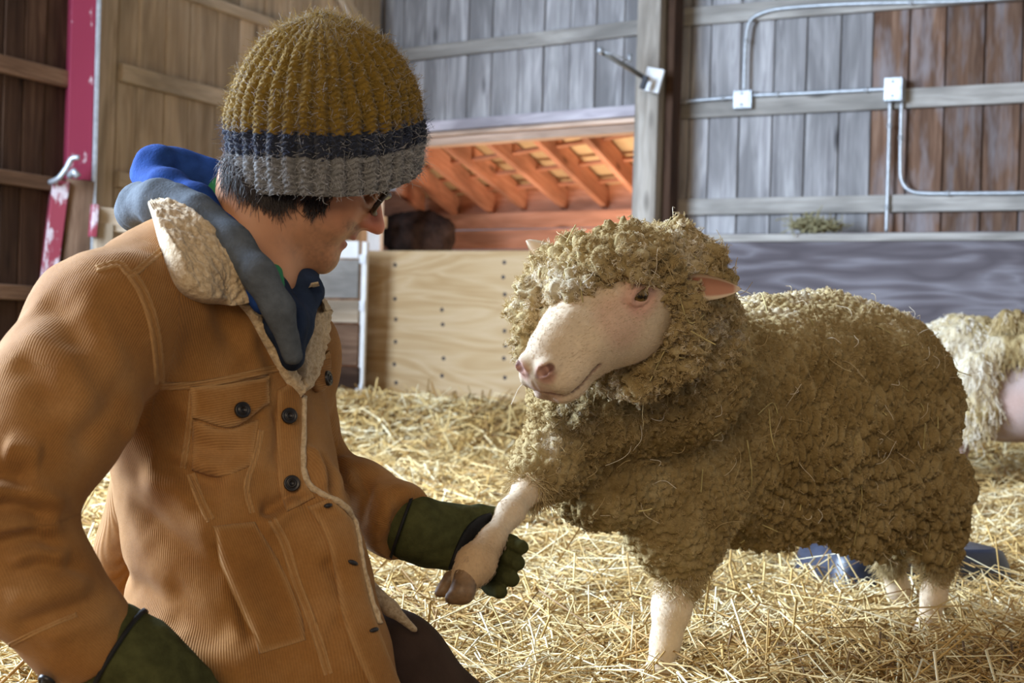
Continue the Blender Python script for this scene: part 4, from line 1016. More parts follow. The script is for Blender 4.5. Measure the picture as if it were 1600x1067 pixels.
S3 = tuft([(598, 288), (622, 284), (620, 296), (600, 299)], 160, lambda x, y: (.8, .2, -.3), (.006, .012), headbvh, 3, .002)
hair('hair', np.concatenate([S1, S2, S3]), np.array([.00040, .00040, .0003, .00012])[None], M_hair, man)

# --- knit hat: ribs of chevron stitches in three colour bands
M_hat = NT('knit_wool', .95, .1); cc_ = M_hat.attr('col').outputs['Color']; n_ = M_hat.noise(M_hat.coords((400, 400, 400)), 1.0, 3, .7)
M_hat.color(M_hat.mix(.55, cc_, M_hat.ramp(n_, [(.3, (.5,)*3), (.7, (1.15,)*3)]), 'MULTIPLY')); M_hat.bump(n_, .7, .002)
M_hat.b.inputs['Sheen Weight'].default_value = .25; M_hat.b.inputs['Sheen Roughness'].default_value = .5; M_hat = M_hat.m
hA = nrm(np.array((-.02, -.30, 1.0))); hX = nrm(np.array((1, 0.0, 0))-hA*hA[0]); hY = np.cross(hA, hX)
HC = P(509, 268, 2.085)
prof_v = np.array([-.06, 0, .12, .3, .45, .58, .7, .8, .88, .945, .985, 1.0]); prof_r = np.array([.1245, .1275, .1295, .1300, .1265, .1175, .1035, .087, .068, .044, .017, .0005])
NRIB, ROWS, HH = 36, 30, .212
nu, nv = NRIB*12, 300
tt = np.linspace(0, 2*math.pi, nu, endpoint=False); vv = np.linspace(-.05, 1, nv)
T, Vv = np.meshgrid(tt, vv, indexing='ij'); T = T.ravel(); Vv = Vv.ravel()
R0 = np.interp(Vv, prof_v, prof_r); ker = np.ones(9)/9
R0 = np.interp(Vv, vv, np.convolve(np.interp(np.pad(vv, 4, mode='edge'), prof_v, prof_r), ker, 'valid'))
pn = np.stack([np.cos(T)*2, np.sin(T)*2, Vv*4], 1)
ph = T*NRIB/(2*math.pi)+.12*vnoise(pn*1.2, 61); x = (ph % 1)*2-1
ribp = np.cos(x*math.pi/2)**.7                                    # raised rib, furrow between
row = Vv*ROWS; chev = np.sin(2*math.pi*(row+np.abs(x)*.95))
amp = np.clip(R0/.09, .15, 1)
disp = amp*(.0105*ribp+.0013*chev*(ribp > .3)-.0055)+.0015*vnoise(pn*9, 62)
lowd = .006*vnoise(pn*1.3, 63)*np.clip(Vv*3, 0, 1)
R = R0+disp+lowd
# the hem dips over the ear side and lifts over the brow
dip = -.020*np.clip(-np.cos(T), 0, 1)**2*(1-Vv)**2+.010*np.clip(np.cos(T), 0, 1)**2*(1-Vv)**2+.004*np.sin(2*T)*(1-Vv)**2
hz = (Vv*HH)+dip
HV = HC+R[:, None]*(np.cos(T)[:, None]*hX+np.sin(T)[:, None]*hY*.92)+hz[:, None]*hA
i, j = np.meshgrid(np.arange(nu), np.arange(nv-1), indexing='ij'); a = (i*nv+j).ravel(); b = (((i+1) % nu)*nv+j).ravel()
HQ = np.stack([a, b, b+1, a+1], 1)
jag = .010*chev+.012*vnoise(pn*6, 64)
vb = Vv+jag
grey, navy, must = np.array((.21, .205, .20)), np.array((.022, .026, .042)), np.array((.215, .128, .018))
hc_ = np.where((vb < .185)[:, None], grey, np.where((vb < .33)[:, None], navy, must))
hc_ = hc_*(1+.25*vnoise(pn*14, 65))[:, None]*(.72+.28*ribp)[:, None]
# inside lining ring so that the hem has thickness
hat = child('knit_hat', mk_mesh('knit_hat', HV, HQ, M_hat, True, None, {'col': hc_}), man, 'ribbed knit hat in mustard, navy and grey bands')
rin = (.1245-.008); V2 = []; 
for k in range(nu):
    c_, s_ = math.cos(tt[k]), math.sin(tt[k])
    for (rad, h_) in ((.1255, -.05*HH), (.1205, -.058*HH), (.116, -.03*HH), (.112, .22*HH)):
        d_ = -.020*max(-c_, 0)**2+.010*max(c_, 0)**2+.004*math.sin(2*tt[k]); V2.append(HC+rad*(c_*hX+s_*hY*.92)+(h_+d_)*hA)
F2 = [(k*4+q, k*4+q+1, ((k+1) % nu)*4+q+1, ((k+1) % nu)*4+q) for k in range(nu) for q in range(3)]
child('hem', mk_mesh('hem', V2, F2, M_hat, True, None, {'col': np.tile(grey*.8, (len(V2), 1))}), hat, 'grey turned hem of the hat')
rg = np.random.default_rng(31); idx = rg.choice(len(HV), 14000); idx = idx[((HV[idx]-HC)@hA) < .225]; S = []; TI = []
HN = vnormals(HV, HQ); HN = np.where(((HN*(HV-HC-hA*.1)).sum(1) < 0)[:, None], -HN, HN)
for q in idx:
    p_ = HV[q]; n_ = HN[q]; d1 = rg.normal(size=3)*.5+n_*.6; L = rg.uniform(.004, .010); d2 = rg.normal(size=3)
    S.append([p_-n_*.001, p_+d1*L*.5, p_+d1*L*.8+d2*L*.2, p_+d1*L+d2*L*.4]); TI.append(0 if rg.random() < .22 else (Vv[q] < .2)*0+(Vv[q] >= .375)*1.+((Vv[q] >= .2) & (Vv[q] < .375))*.5)
M_fz = NT('hat_fuzz', .9, .1); M_fz.color(M_fz.ramp(M_fz.attr('tint').outputs['Fac'], [(0, (.42, .41, .41)), (.4, (.42, .41, .41)), (.45, (.08, .10, .17)), (.6, (.08, .10, .17)), (.7, (.31, .21, .06)), (1, (.31, .21, .06))])); M_fz = M_fz.m
hz_ = hair('fuzz', np.array(S), .00018, M_fz, hat, TI)

# --- glasses: dark frame seen edge on
gl = child('glasses', mk_mesh('glasses', *tube(smooth_path([HMn(.094, -.028, .020), HMn(.104, -.004, .021), HMn(.094, .028, .020)], 8), .0016, 8), M_black), man)
M_tort = plain('tortoise_frame', (.045, .022, .010), .35, 0, .4, None, .7, 160)
M_lens = NT('lens_glass', .02, .5); M_lens.b.inputs['Transmission Weight'].default_value = 1.0; M_lens.b.inputs['IOR'].default_value = 1.05; M_lens.color((.45, .44, .46)); M_lens = M_lens.m
for s in (1, -1):
    pts = []
    for k in range(25):
        a = 2*math.pi*k/24; cx_, sx_ = math.cos(a), math.sin(a)
        w_ = .0235*np.sign(cx_)*abs(cx_)**.7; h_ = .0165*np.sign(sx_)*abs(sx_)**.7
        pts.append(HMn(.108-.006*abs(w_)/.0235+.001-.10*h_*-1*.6, .031*s+w_, .004+h_))
    V, Fc = tube(pts, .0040, 8, False); child('rim', mk_mesh('rim', V, Fc, M_tort), gl)
    c = np.mean(pts[:-1], 0); child('lens', mk_mesh('lens', [c]+pts[:-1], [(0, k+1, (k+1) % 24+1) for k in range(24)], M_lens, False), gl)
    V, Fc = tube(smooth_path([HMn(.096, .055*s, .014), HMn(.088, .070*s, .014), HMn(.045, .077*s, .012), HMn(-.01, .082*s, .010)], 14), .0022, 8); child('temple', mk_mesh('temple', V, Fc, M_tort), gl)

# --- jacket: implicit body, then creases, seams, pockets, collar
f = Field((-1.02, 1.50, .02), (-.06, 2.50, .86), .0055)
latv = nrm(np.array((.53, .85, 0))); frv = nrm(np.array((.85, -.53, 0))); TR = np.array((latv, frv, (0, 0, 1.)))
def te(px, py, d, rl_, rf, ru, k=.06): f.ell(P(px, py, d), (rl_, rf, ru), TR, k)
te(322, 560, 2.06, .185, .118, .19); te(350, 700, 2.06, .155, .122, .18); te(370, 840, 2.05, .150, .136, .19); te(393, 990, 2.04, .160, .145, .20); te(400, 1110, 2.03, .205, .18, .17)
f.cone(P(170, 505, 1.885), P(360, 430, 2.04), .088, .062, .06); f.cone(P(448, 545, 2.17), P(385, 430, 2.06), .066, .056, .05)
te(300, 470, 2.04, .14, .085, .09)
RA = [P(158, 505, 1.875), P(88, 640, 1.80), P(12, 770, 1.735)]; f.chain(RA, [.088, .086, .076], .03)
FA = [P(0, 790, 1.735), P(52, 905, 1.74), P(122, 985, 1.765), P(160, 1022, 1.775)]; f.chain(FA, [.078, .070, .061, .056], .016)
LA = [P(450, 560, 2.17), P(468, 735, 2.33)]; f.chain(LA, [.068, .066], .03)
LFA = [P(468, 735, 2.33), P(560, 785, 2.25), P(618, 815, 2.185), P(632, 823, 2.17)]; f.chain(LFA, [.066, .057, .049, .047], .025)
f.plane_cut(P(176, 1014, 1.772), P(176, 1014, 1.772)-P(130, 962, 1.76), .11); f.plane_cut(P(634, 824, 2.168), P(634, 824, 2.168)-P(570, 796, 2.235), .09)
# front flap standing away from the body, and the back skirt on the left
f.chain([P(492, 765, 1.99), P(504, 880, 1.97), P(522, 1000, 1.95), P(550, 1110, 1.94)], [.034, .046, .055, .06], .05)
f.chain([P(235, 760, 2.14), P(222, 860, 2.18), P(210, 960, 2.20), P(205, 1080, 2.2)], [.055, .060, .070, .09], .03)
V, Q = f.mesh(); V = relax(V, Q, 2)
V, Q = subdiv(V, Q); V = relax(V, Q, 2); N = vnormals(V, Q)
jb0 = BVHTree.FromPolygons([tuple(v) for v in V], [tuple(q) for q in Q.tolist()])
def crease(path, amp, wd, ends=.25):
    """ridge (amp > 0) or furrow (amp < 0) along a line that lies on the cloth"""
    global V
    pts = [hit_bvh(jb0, x, y)[0] for x, y in path]; pts = [p for p in pts if p is not None]
    if len(pts) < 2: return
    pts = smooth_path(pts, 24); w = np.array(wd); d = np.full(len(V), 9.); t = np.zeros(len(V))
    lo, hi = pts.min(0)-3*wd, pts.max(0)+3*wd; m_ = ((V > lo) & (V < hi)).all(1); Vm = V[m_]; dm = np.full(len(Vm), 9.); tm = np.zeros(len(Vm))
    for i in range(23):
        a, b = pts[i], pts[i+1]; ab = b-a; s = np.clip(((Vm-a)@ab)/max(ab@ab, 1e-9), 0, 1); q = np.linalg.norm(Vm-a-s[:, None]*ab, axis=1)
        u = q < dm; dm[u] = q[u]; tm[u] = (i+s[u])/23
    fade = sstep(tm/ends)*sstep((1-tm)/ends)
    V[m_] = V[m_]+N[m_]*(amp*fade*np.exp(-(dm/wd)**2))[:, None]
rgj = np.random.default_rng(17)
V0 = V.copy()
V = V+N*(.0055*fbm(V*7, 3, 71)+.0015*fbm(V*26, 2, 72))[:, None]
# folds of the near sleeve
for path, a_, w_ in (
    ([(30, 520), (70, 545), (120, 600), (150, 680)], .008, .014), ([(25, 560), (60, 600), (90, 670)], -.008, .012), ([(110, 470), (160, 520), (190, 600)], .006, .016),
    ([(60, 470), (105, 500), (130, 560)], -.007, .013), ([(200, 600), (150, 660), (120, 720)], -.008, .014), ([(225, 620), (190, 690), (150, 760)], .006, .012),
    ([(-90, 706), (0, 700), (70, 715), (150, 760)], .010, .012), ([(-90, 741), (0, 735), (60, 745), (140, 785)], -.014, .011), ([(-90, 771), (0, 765), (60, 772), (120, 800)], .012, .010), ([(-90, 799), (0, 793), (50, 797), (95, 812)], -.014, .010),
    ([(-90, 826), (0, 820), (60, 815), (112, 838)], .012, .010), ([(-90, 856), (0, 850), (60, 838), (112, 858)], -.012, .009), ([(-90, 880), (5, 875), (60, 862), (118, 872)], .010, .010), ([(-90, 911), (0, 905), (70, 880), (150, 895)], -.009, .009),
    ([(-90, 941), (0, 935), (80, 925), (150, 900)], .008, .012), ([(-60, 1000), (10, 985), (80, 965), (170, 930)], -.007, .010), ([(60, 1010), (120, 975), (190, 960)], .006, .010)): crease(path, a_*(1.1 if path[0][0] < 15 and 690 < path[0][1] < 950 else 1.05), w_*1.3)
# folds of the body
for path, a_, w_ in (
    ([(240, 640), (300, 690), (330, 720)], -.009, .016), ([(210, 740), (280, 770), (330, 840)], .007, .018), ([(190, 780), (250, 830), (320, 880), (380, 905)], -.008, .018), ([(235, 720), (300, 745), (360, 760)], -.012, .016),
    ([(300, 800), (360, 850), (430, 880)], .006, .02), ([(320, 420), (350, 490), (380, 560)], -.006, .018), ([(380, 500), (400, 560), (405, 600)], .005, .014),
    ([(430, 620), (440, 680), (430, 740)], -.006, .012), ([(400, 830), (440, 810), (480, 780)], .009, .014), ([(400, 800), (440, 790), (470, 765)], -.010, .012), ([(470, 790), (510, 785), (545, 810)], .008, .012),
    ([(500, 870), (530, 900), (545, 940)], -.006, .012), ([(420, 980), (460, 950), (500, 990)], -.006, .016), ([(250, 900), (300, 960), (380, 1000)], -.007, .02), ([(240, 1000), (320, 1030), (420, 1050)], .006, .02)): crease(path, a_*1.5, w_)
# folds of the far forearm
for path, a_, w_ in (([(500, 700), (520, 740), (520, 790)], -.009, .011), ([(530, 710), (548, 750), (545, 810)], .007, .010), ([(556, 725), (575, 775), (570, 830)], -.006, .009), ([(590, 745), (603, 795), (598, 850)], .004, .009), ([(485, 690), (500, 730), (505, 780)], .008, .010)): crease(path, a_*1.4, w_)
crease([(326, 826), (352, 882), (380, 952), (398, 1018)], -.014, .010)
for path, a_, w_ in (([(238, 615), (270, 660), (290, 720)], -.012, .016), ([(300, 690), (345, 705), (395, 700)], -.010, .012), ([(290, 735), (340, 745), (400, 760)], .008, .014), ([(410, 790), (430, 812), (470, 800)], -.009, .010), ([(310, 640), (318, 700), (312, 760)], .006, .012), ([(545, 960), (520, 985), (515, 1040)], -.007, .012), ([(170, 850), (230, 930), (300, 985)], -.010, .016)): crease(path, a_, w_)
V = relax(V, Q, 1, .5); N = vnormals(V, Q)
# which limb each point belongs to, for the direction of the corduroy wales
def seg_d(p, a, b):
    ab = b-a; t = np.clip(((p-a)@ab)/(ab@ab), 0, 1); return np.linalg.norm(p-a-t[:, None]*ab, axis=1)
def chain_d(p, ch, rs): return np.min([seg_d(p, ch[i], ch[i+1])-(rs[i]+rs[i+1])/2 for i in range(len(ch)-1)], 0)
dS = np.stack([np.full(len(V), .012), chain_d(V, RA, [.089, .088, .078])-(V[:, 0] < -.35)*.0, chain_d(V, FA, [.079, .070, .060, .056]), chain_d(V, LFA, [.066, .057, .049, .047])], 1)
limb = np.argmin(np.abs(dS)*np.array((1, 1.2, 1.2, 1.2)), 1)
def wale(axis): 
    a = nrm(axis); s_ = nrm(np.cross(a, (0, 1., 0.15))); return V0@s_
_tc = np.array([P(300, 470, 2.04), P(322, 560, 2.06), P(350, 700, 2.06), P(370, 840, 2.05), P(393, 990, 2.04), P(410, 1110, 2.03)]); _o = np.argsort(_tc[:, 2])
_cx = np.interp(V0[:, 2], _tc[_o, 2], _tc[_o, 0]); _cy = np.interp(V0[:, 2], _tc[_o, 2], _tc[_o, 1])
_fv = nrm(np.array((.45, -.9, 0))); _lv = np.array((-_fv[1], _fv[0], 0)); _q = np.stack([V0[:, 0]-_cx, V0[:, 1]-_cy, 0*_cx], 1)
ribt = np.arctan2(_q@_lv, _q@_fv)*.165
_sl = (V0-P(228, 540, 1.92))@nrm(P(120, 505, 1.85)-P(300, 520, 1.95)) > 0
_dr, _df = chain_d(V0, RA, [.088, .086, .076]), chain_d(V0, FA, [.078, .070, .061, .056])
limb = np.where(_sl & (np.minimum(_dr, _df) < .03) & (limb != 3), np.where(_dr < _df, 1, 2), limb)
def wrap(ch, rs):
    best = np.full(len(V0), 9.); out = np.zeros(len(V0))
    for i in range(len(ch)-1):
        a, b = ch[i], ch[i+1]; ax = nrm(b-a); c_ = nrm(np.array((0, -1., .1))-ax*(np.array((0, -1., .1))@ax)); s_ = np.cross(ax, c_)
        d = seg_d(V0, a, b); q = V0-a; v = np.arctan2(q@s_, q@c_)*(rs[i]+rs[-1])/2; m_ = d < best; out[m_] = v[m_]; best[m_] = d[m_]
    return out
ribc = np.where(limb == 0, ribt, np.where(limb == 1, wrap(RA, [.085, .085, .085]), np.where(limb == 2, wrap(FA, [.068]*4), wrap(LFA, [.055]*4))))
M_cord = NT('tan_corduroy', .85, .15)
rb = M_cord.attr('rib').outputs['Fac']; wv = M_cord.math('SINE', M_cord.math('MULTIPLY', rb, 2*math.pi/.0030))
n1 = M_cord.noise(M_cord.coords((6, 6, 6)), 1.0, 4); n2 = M_cord.noise(M_cord.coords((260, 260, 260)), 1.0, 3, .7)
cl = M_cord.ramp(n1, [(.3, (.25, .105, .027)), (.5, (.33, .152, .043)), (.7, (.43, .225, .085))])
cl = M_cord.mix(M_cord.math('MULTIPLY', M_cord.attr('worn').outputs['Fac'], .6), cl, (.56, .35, .16))
cl = M_cord.mix(M_cord.math('ADD', M_cord.math('MULTIPLY', wv, .11), .14), cl, (.16, .065, .018))
M_cord.color(M_cord.mix(.35, cl, M_cord.ramp(n2, [(.3, (.6,)*3), (.7, (1.1,)*3)]), 'MULTIPLY'))
M_cord.bump(M_cord.math('ADD', M_cord.math('MULTIPLY', wv, -.5), M_cord.math('MULTIPLY', n2, .5)), .45, .0012)
M_cord.b.inputs['Sheen Weight'].default_value = .16; M_cord.b.inputs['Sheen Roughness'].default_value = .45; M_cord.b.inputs['Sheen Tint'].default_value = (1, .85, .65, 1); M_cord = M_cord.m
worn = np.clip(.3*fbm(V*11, 3, 75), 0, 1)
jacket = child('jacket', mk_mesh('jacket', V, Q, M_cord, True, {'rib': ribc, 'worn': worn}), man, 'tan corduroy jacket')
JV, JQ, JN, JR = V, Q, N, ribc
jb = BVHTree.FromPolygons([tuple(v) for v in V], [tuple(q) for q in Q.tolist()])
def on_j(x, y, off=0.0, bvh=None):
    p, n = hit_bvh(bvh or jb, x, y)
    if p is None: return None, None
    return p+n*off, n
def smooth_n(pts_n, it=6):
    a = np.array(pts_n)
    for _ in range(it):
        b = a.copy()
        b[1:-1] += a[:-2]+a[2:]; b[:, 1:-1] += a[:, :-2]+a[:, 2:]; a = b/np.maximum(np.linalg.norm(b, axis=2), 1e-9)[..., None]
    return a
def panel(name, A, Bq, nu, nv, mat, root, lift=.003, thick=.004, prof=None, bvh=None, label=None, attrs=True, worn_edge=.5, noise=0, smooth=2, rib_shift=0, depth_fallback=None, col=None):
    """a cloth piece between two edge lines lying on the jacket, with rounded rim and real thickness"""
    A = smooth_path([np.array((x, y, 0)) for x, y in A], nu)[:, :2]; Bq = smooth_path([np.array((x, y, 0)) for x, y in Bq], nu)[:, :2]
    G = np.zeros((nu, nv, 3)); GN = np.zeros((nu, nv, 3)); last = None
    for i in range(nu):
        for j in range(nv):
            t = j/(nv-1); x, y = A[i]*(1-t)+Bq[i]*t; p, n = on_j(x, y, 0, bvh)
            if p is None:
                d = depth_fallback if depth_fallback else (last[1] if last is not None else 2.0); p = P(x, y, d); n = nrm(CAM-p)
            G[i, j] = p; GN[i, j] = n; last = p
    for _ in range(smooth):
        g = G.copy(); c = np.ones((nu, nv, 1)); g[1:-1] += G[:-2]+G[2:]; c[1:-1] += 2; g[:, 1:-1] += G[:, :-2]+G[:, 2:]; c[:, 1:-1] += 2; Gs = g/c
        Gs[[0, -1]] = G[[0, -1]]; Gs[:, [0, -1]] = G[:, [0, -1]]; G = Gs
    GN = smooth_n(GN)
    u = np.linspace(0, 1, nu)[:, None]; v = np.linspace(0, 1, nv)[None]
    ed = np.minimum(np.minimum(u, 1-u)*np.linalg.norm(G[-1, nv//2]-G[0, nv//2]), np.minimum(v, 1-v)*np.linalg.norm(G[nu//2, -1]-G[nu//2, 0]))
    rim = 1-np.exp(-(ed/.003)**2)
    h = lift+thick*rim+(prof(u, v) if prof else 0)
    if noise: h = h+noise*(fbm(G.reshape(-1, 3)*140, 2, 81)).reshape(nu, nv)+noise*1.2*(.6-worley(G.reshape(-1, 3)/.006, 83)[0]).reshape(nu, nv)
    T_ = G+GN*h[..., None]; Bt = G-GN*.004
    VV = np.concatenate([T_.reshape(-1, 3), Bt.reshape(-1, 3)]); i, j = np.meshgrid(np.arange(nu-1), np.arange(nv-1), indexing='ij'); a = (i*nv+j).ravel(); M_ = nu*nv
    top = np.stack([a, a+nv, a+nv+1, a+1], 1); fs = [top, top[:, ::-1]+M_]
    for ln in (np.arange(nu)*nv, np.arange(nu)*nv+nv-1, np.arange(nv), np.arange(nv)+(nu-1)*nv): fs.append(np.stack([ln[:-1], ln[1:], ln[1:]+M_, ln[:-1]+M_], 1))
    dirv = nrm(np.cross(G[-1, nv//2]-G[0, nv//2], GN[nu//2, nv//2])) if rib_shift == 0 else nrm(G[-1, nv//2]-G[0, nv//2])
    at = {'rib': VV@dirv, 'worn': np.concatenate([np.clip(worn_edge*np.exp(-(ed/.005)**2), 0, 1).ravel(), np.zeros(M_)])}
    return child(name, mk_mesh(name, VV, np.concatenate(fs), mat, True, at), root, label), G, GN
def seam(path, root=None, w=.010, n=40, name='seam', mat=None):
    """flat-felled seam: a low raised strip with worn edges"""
    pts = [np.array((x, y, 0)) for x, y in path]; pp = smooth_path(pts, n)[:, :2]; d = np.gradient(pp, axis=0); d /= np.linalg.norm(d, axis=1)[:, None]; sd = np.stack([-d[:, 1], d[:, 0]], 1)
    hw = w/2*FPX/2.0
    return panel(name, pp[::2]-sd[::2]*hw, pp[::2]+sd[::2]*hw, n, 7, mat or M_cord, root or jacket, .0004, .0012, lambda u, v: .0012*np.exp(-((v-.18)/.12)**2)+.0012*np.exp(-((v-.82)/.12)**2)-.0010*np.exp(-((v-.5)/.15)**2)+.0005*np.sin(u*n*2.2), worn_edge=.9, smooth=1)
def try_(fn, *a, **k):
    return fn(*a, **k)
seam([(205, 428), (222, 455), (238, 500), (246, 550), (250, 605)], w=.014)                       # armhole
seam([(150, 420), (185, 412), (205, 428), (232, 408), (256, 388)], w=.010)                        # shoulder
seam([(250, 603), (300, 602), (360, 592), (420, 578), (458, 572)], w=.010)                        # yoke
seam([(300, 610), (296, 660), (285, 735)], w=.008); seam([(408, 672), (400, 710), (385, 760), (395, 805)], w=.008)
seam([(298, 740), (312, 780), (330, 815)], w=.012)
seam([(120, 960), (60, 985), (10, 1010)], w=.006)
seam([(455, 590), (440, 650), (438, 745)], w=.006)
def flapprof(u, v): return .002+.004*np.sin(math.pi*np.clip(v, 0, 1))*np.sin(math.pi*u)
# breast pocket: bag, flap
panel('pocket_bag', [(302, 655), (352, 672), (404, 655)], [(300, 735), (345, 745), (392, 728)], 26, 20, M_cord, jacket, .001, .002)
panel('pocket_flap', [(296, 603), (355, 600), (416, 586)], [(301, 652), (362, 668), (418, 630)], 34, 22, M_cord, jacket, .003, .004, flapprof, worn_edge=1.0)
panel('pocket_flap', [(478, 566), (494, 560), (507, 548)], [(477, 592), (494, 614), (506, 596)], 16, 14, M_cord, jacket, .006, .004, flapprof, worn_edge=1.0)
# welt of the hand pocket, and the curved seam beside it
panel('pocket_welt', [(332, 822), (360, 880), (388, 950), (405, 1022)], [(398, 815), (440, 885), (468, 950), (478, 1000)], 40, 20, M_cord, jacket, .001, .003, lambda u, v: .017*np.exp(-(v/.22)**2)*np.sin(math.pi*u), worn_edge=.8)
seam([(425, 812), (445, 850), (462, 905), (485, 965), (500, 1010), (515, 1060)], w=.012)
# button placket: upper closed part, lower part turned outward
panel('placket', [(470, 590), (470, 650), (472, 740), (492, 778)], [(434, 610), (432, 680), (436, 760), (448, 800)], 44, 12, M_cord, jacket, .002, .003, worn_edge=.6)
panel('placket', [(515, 778), (548, 815), (560, 870), (575, 940), (596, 1000), (625, 1075)], [(480, 792), (505, 830), (520, 880), (532, 950), (550, 1010), (585, 1085)], 56, 14, M_cord, jacket, .003, .004, worn_edge=.8)
# sherpa pile
M_sherpa = NT('sherpa_pile', .95, .1); n_ = M_sherpa.noise(M_sherpa.coords((170, 170, 170)), 1.0, 4, .65)
M_sherpa.color(M_sherpa.ramp(n_, [(.32, (.40, .28, .16)), (.55, (.60, .46, .29)), (.75, (.70, .58, .41))])); M_sherpa.bump(n_, .8, .004); M_sherpa.b.inputs['Sheen Weight'].default_value = .3; M_sherpa = M_sherpa.m

# --- hoodie between jacket and neck
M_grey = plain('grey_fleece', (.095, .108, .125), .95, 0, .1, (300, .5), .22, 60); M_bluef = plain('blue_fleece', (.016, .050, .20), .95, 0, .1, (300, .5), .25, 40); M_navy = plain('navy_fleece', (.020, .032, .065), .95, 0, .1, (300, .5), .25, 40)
hoodie = empty('hoodie', P(330, 340, 2.0)); hoodie.parent = man; hoodie.matrix_parent_inverse = Matrix.Translation(-Vector(man.location)); hoodie['label'] = 'grey hooded sweatshirt with a blue lining'
def hchild(name, me, label=None):
    o = bpy.data.objects.new(name, me); COL.objects.link(o); o.parent = hoodie; o.matrix_parent_inverse = Matrix.Translation(-Vector(hoodie.location)); return tag(o, label)
def blob(chains, lo, hi, h=.005, nz=.002, k=.015):
    f = Field(lo, hi, h)
    for pts, rs in chains: f.chain(pts, rs, k)
    V, Q = f.mesh(); V = relax(V, Q, 2); return V+vnormals(V, Q)*(nz*fbm(V*22, 3, 91))[:, None], Q
lo, hi = P(170, 620, 1.80)-np.array((0, .0, 0)), P(560, 190, 2.35); lo = np.array((-.62, 1.75, .45)); hi = np.array((-.14, 2.4, .92))
V, Q = blob([([P(214, 330, 2.15), P(222, 322, 2.08), P(252, 316, 2.02), P(306, 333, 1.972), P(360, 378, 1.935), P(404, 428, 1.908), P(436, 482, 1.91), P(457, 555, 1.93)], [.026, .031, .030, .024, .021, .019, .017, .013]),
             ([P(214, 330, 2.15), P(240, 330, 2.24), P(300, 360, 2.26), P(380, 400, 2.22)], [.03, .035, .04, .04]),
             ([P(276, 306, 2.0), P(326, 336, 1.965), P(380, 386, 1.94), P(418, 434, 1.92)], [.014, .013, .012, .010])], lo, hi)
hchild('hood_roll', mk_mesh('hood_roll', V, Q, M_grey), 'grey outer fold of the hood')
V, Q = blob([([P(222, 272, 2.12), P(238, 256, 2.11), P(252, 252, 2.10)], [.016, .022, .022]), ([P(226, 275, 2.10), P(262, 300, 2.06), P(305, 325, 2.02), P(345, 368, 1.985), P(378, 420, 1.955), P(412, 470, 1.93)], [.020, .030, .030, .026, .022, .018]),
             ([P(246, 248, 2.11), P(290, 262, 2.14), P(330, 275, 2.15), P(372, 292, 2.16)], [.016, .022, .022, .022]), ([P(262, 275, 2.15), P(310, 300, 2.16), P(350, 330, 2.16)], [.04, .045, .045])], lo, hi)
hchild('hood_lining', mk_mesh('hood_lining', V, Q, M_bluef), 'bright blue fleece lining')
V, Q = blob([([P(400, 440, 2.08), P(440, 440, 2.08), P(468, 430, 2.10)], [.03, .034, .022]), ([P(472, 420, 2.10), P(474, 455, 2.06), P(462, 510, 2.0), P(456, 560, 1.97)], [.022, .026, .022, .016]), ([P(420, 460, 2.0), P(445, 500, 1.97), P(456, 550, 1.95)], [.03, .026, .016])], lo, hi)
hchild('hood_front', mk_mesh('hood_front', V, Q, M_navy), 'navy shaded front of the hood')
V, Q = blob([([P(345, 305, 2.14), P(375, 375, 2.09), P(405, 430, 2.06)], [.030, .040, .045]), ([P(428, 425, 2.0), P(438, 450, 1.98)], [.012, .008])], lo, hi, .005, .0005)
child('undershirt', mk_mesh('undershirt', V, Q, plain('green_shirt', (.03, .22, .10), .9)), man, 'green undershirt at the neck')

# --- sherpa collar over hood and jacket
cb = BVHTree.FromPolygons([tuple(v) for v in JV], [tuple(q) for q in JQ.tolist()])
def col_piece(A, Bq, nu, nv, off, label, thick=.010, nz=.0028):
    return panel('collar', A, Bq, nu, nv, M_sherpa, jacket, off, thick, None, None, label, True, 0, nz, 6)
col_piece([(243, 334), (290, 346), (338, 384), (374, 428), (396, 470)], [(238, 340), (252, 392), (278, 452), (318, 474), (372, 474)], 90, 60, .016, 'wide sherpa collar flap')
col_piece([(388, 470), (412, 500), (438, 545), (462, 590), (470, 618)], [(372, 476), (390, 498), (412, 538), (440, 588), (466, 622)], 70, 26, .004, 'sherpa lapel edge', .007)
col_piece([(497, 440), (505, 462), (507, 500), (496, 560), (474, 612)], [(486, 442), (480, 474), (470, 520), (462, 565), (466, 614)], 60, 26, .006, 'far sherpa lapel', .008)
# sherpa piping along the lower front edge
def pip(path, r, n=60, off=.002):
    pts = []
    for x, y in smooth_path([np.array((x, y, 0)) for x, y in path], n)[:, :2]:
        p, nn = on_j(x, y, off)
        if p is not None: pts.append(p)
    V, Fc = tube(smooth_path(pts[::3], n), r, 8); V = np.array(V); V = V+.0015*np.stack([vnoise(V*160, 5), vnoise(V*160, 6), vnoise(V*160, 7)], 1)
    child('pile_edge', mk_mesh('pile_edge', V, Fc, M_sherpa), jacket, 'sherpa edge of the front')
pip([(472, 620), (473, 690), (476, 745), (500, 772), (530, 785), (552, 815), (563, 870), (578, 935), (598, 990)], .0042)
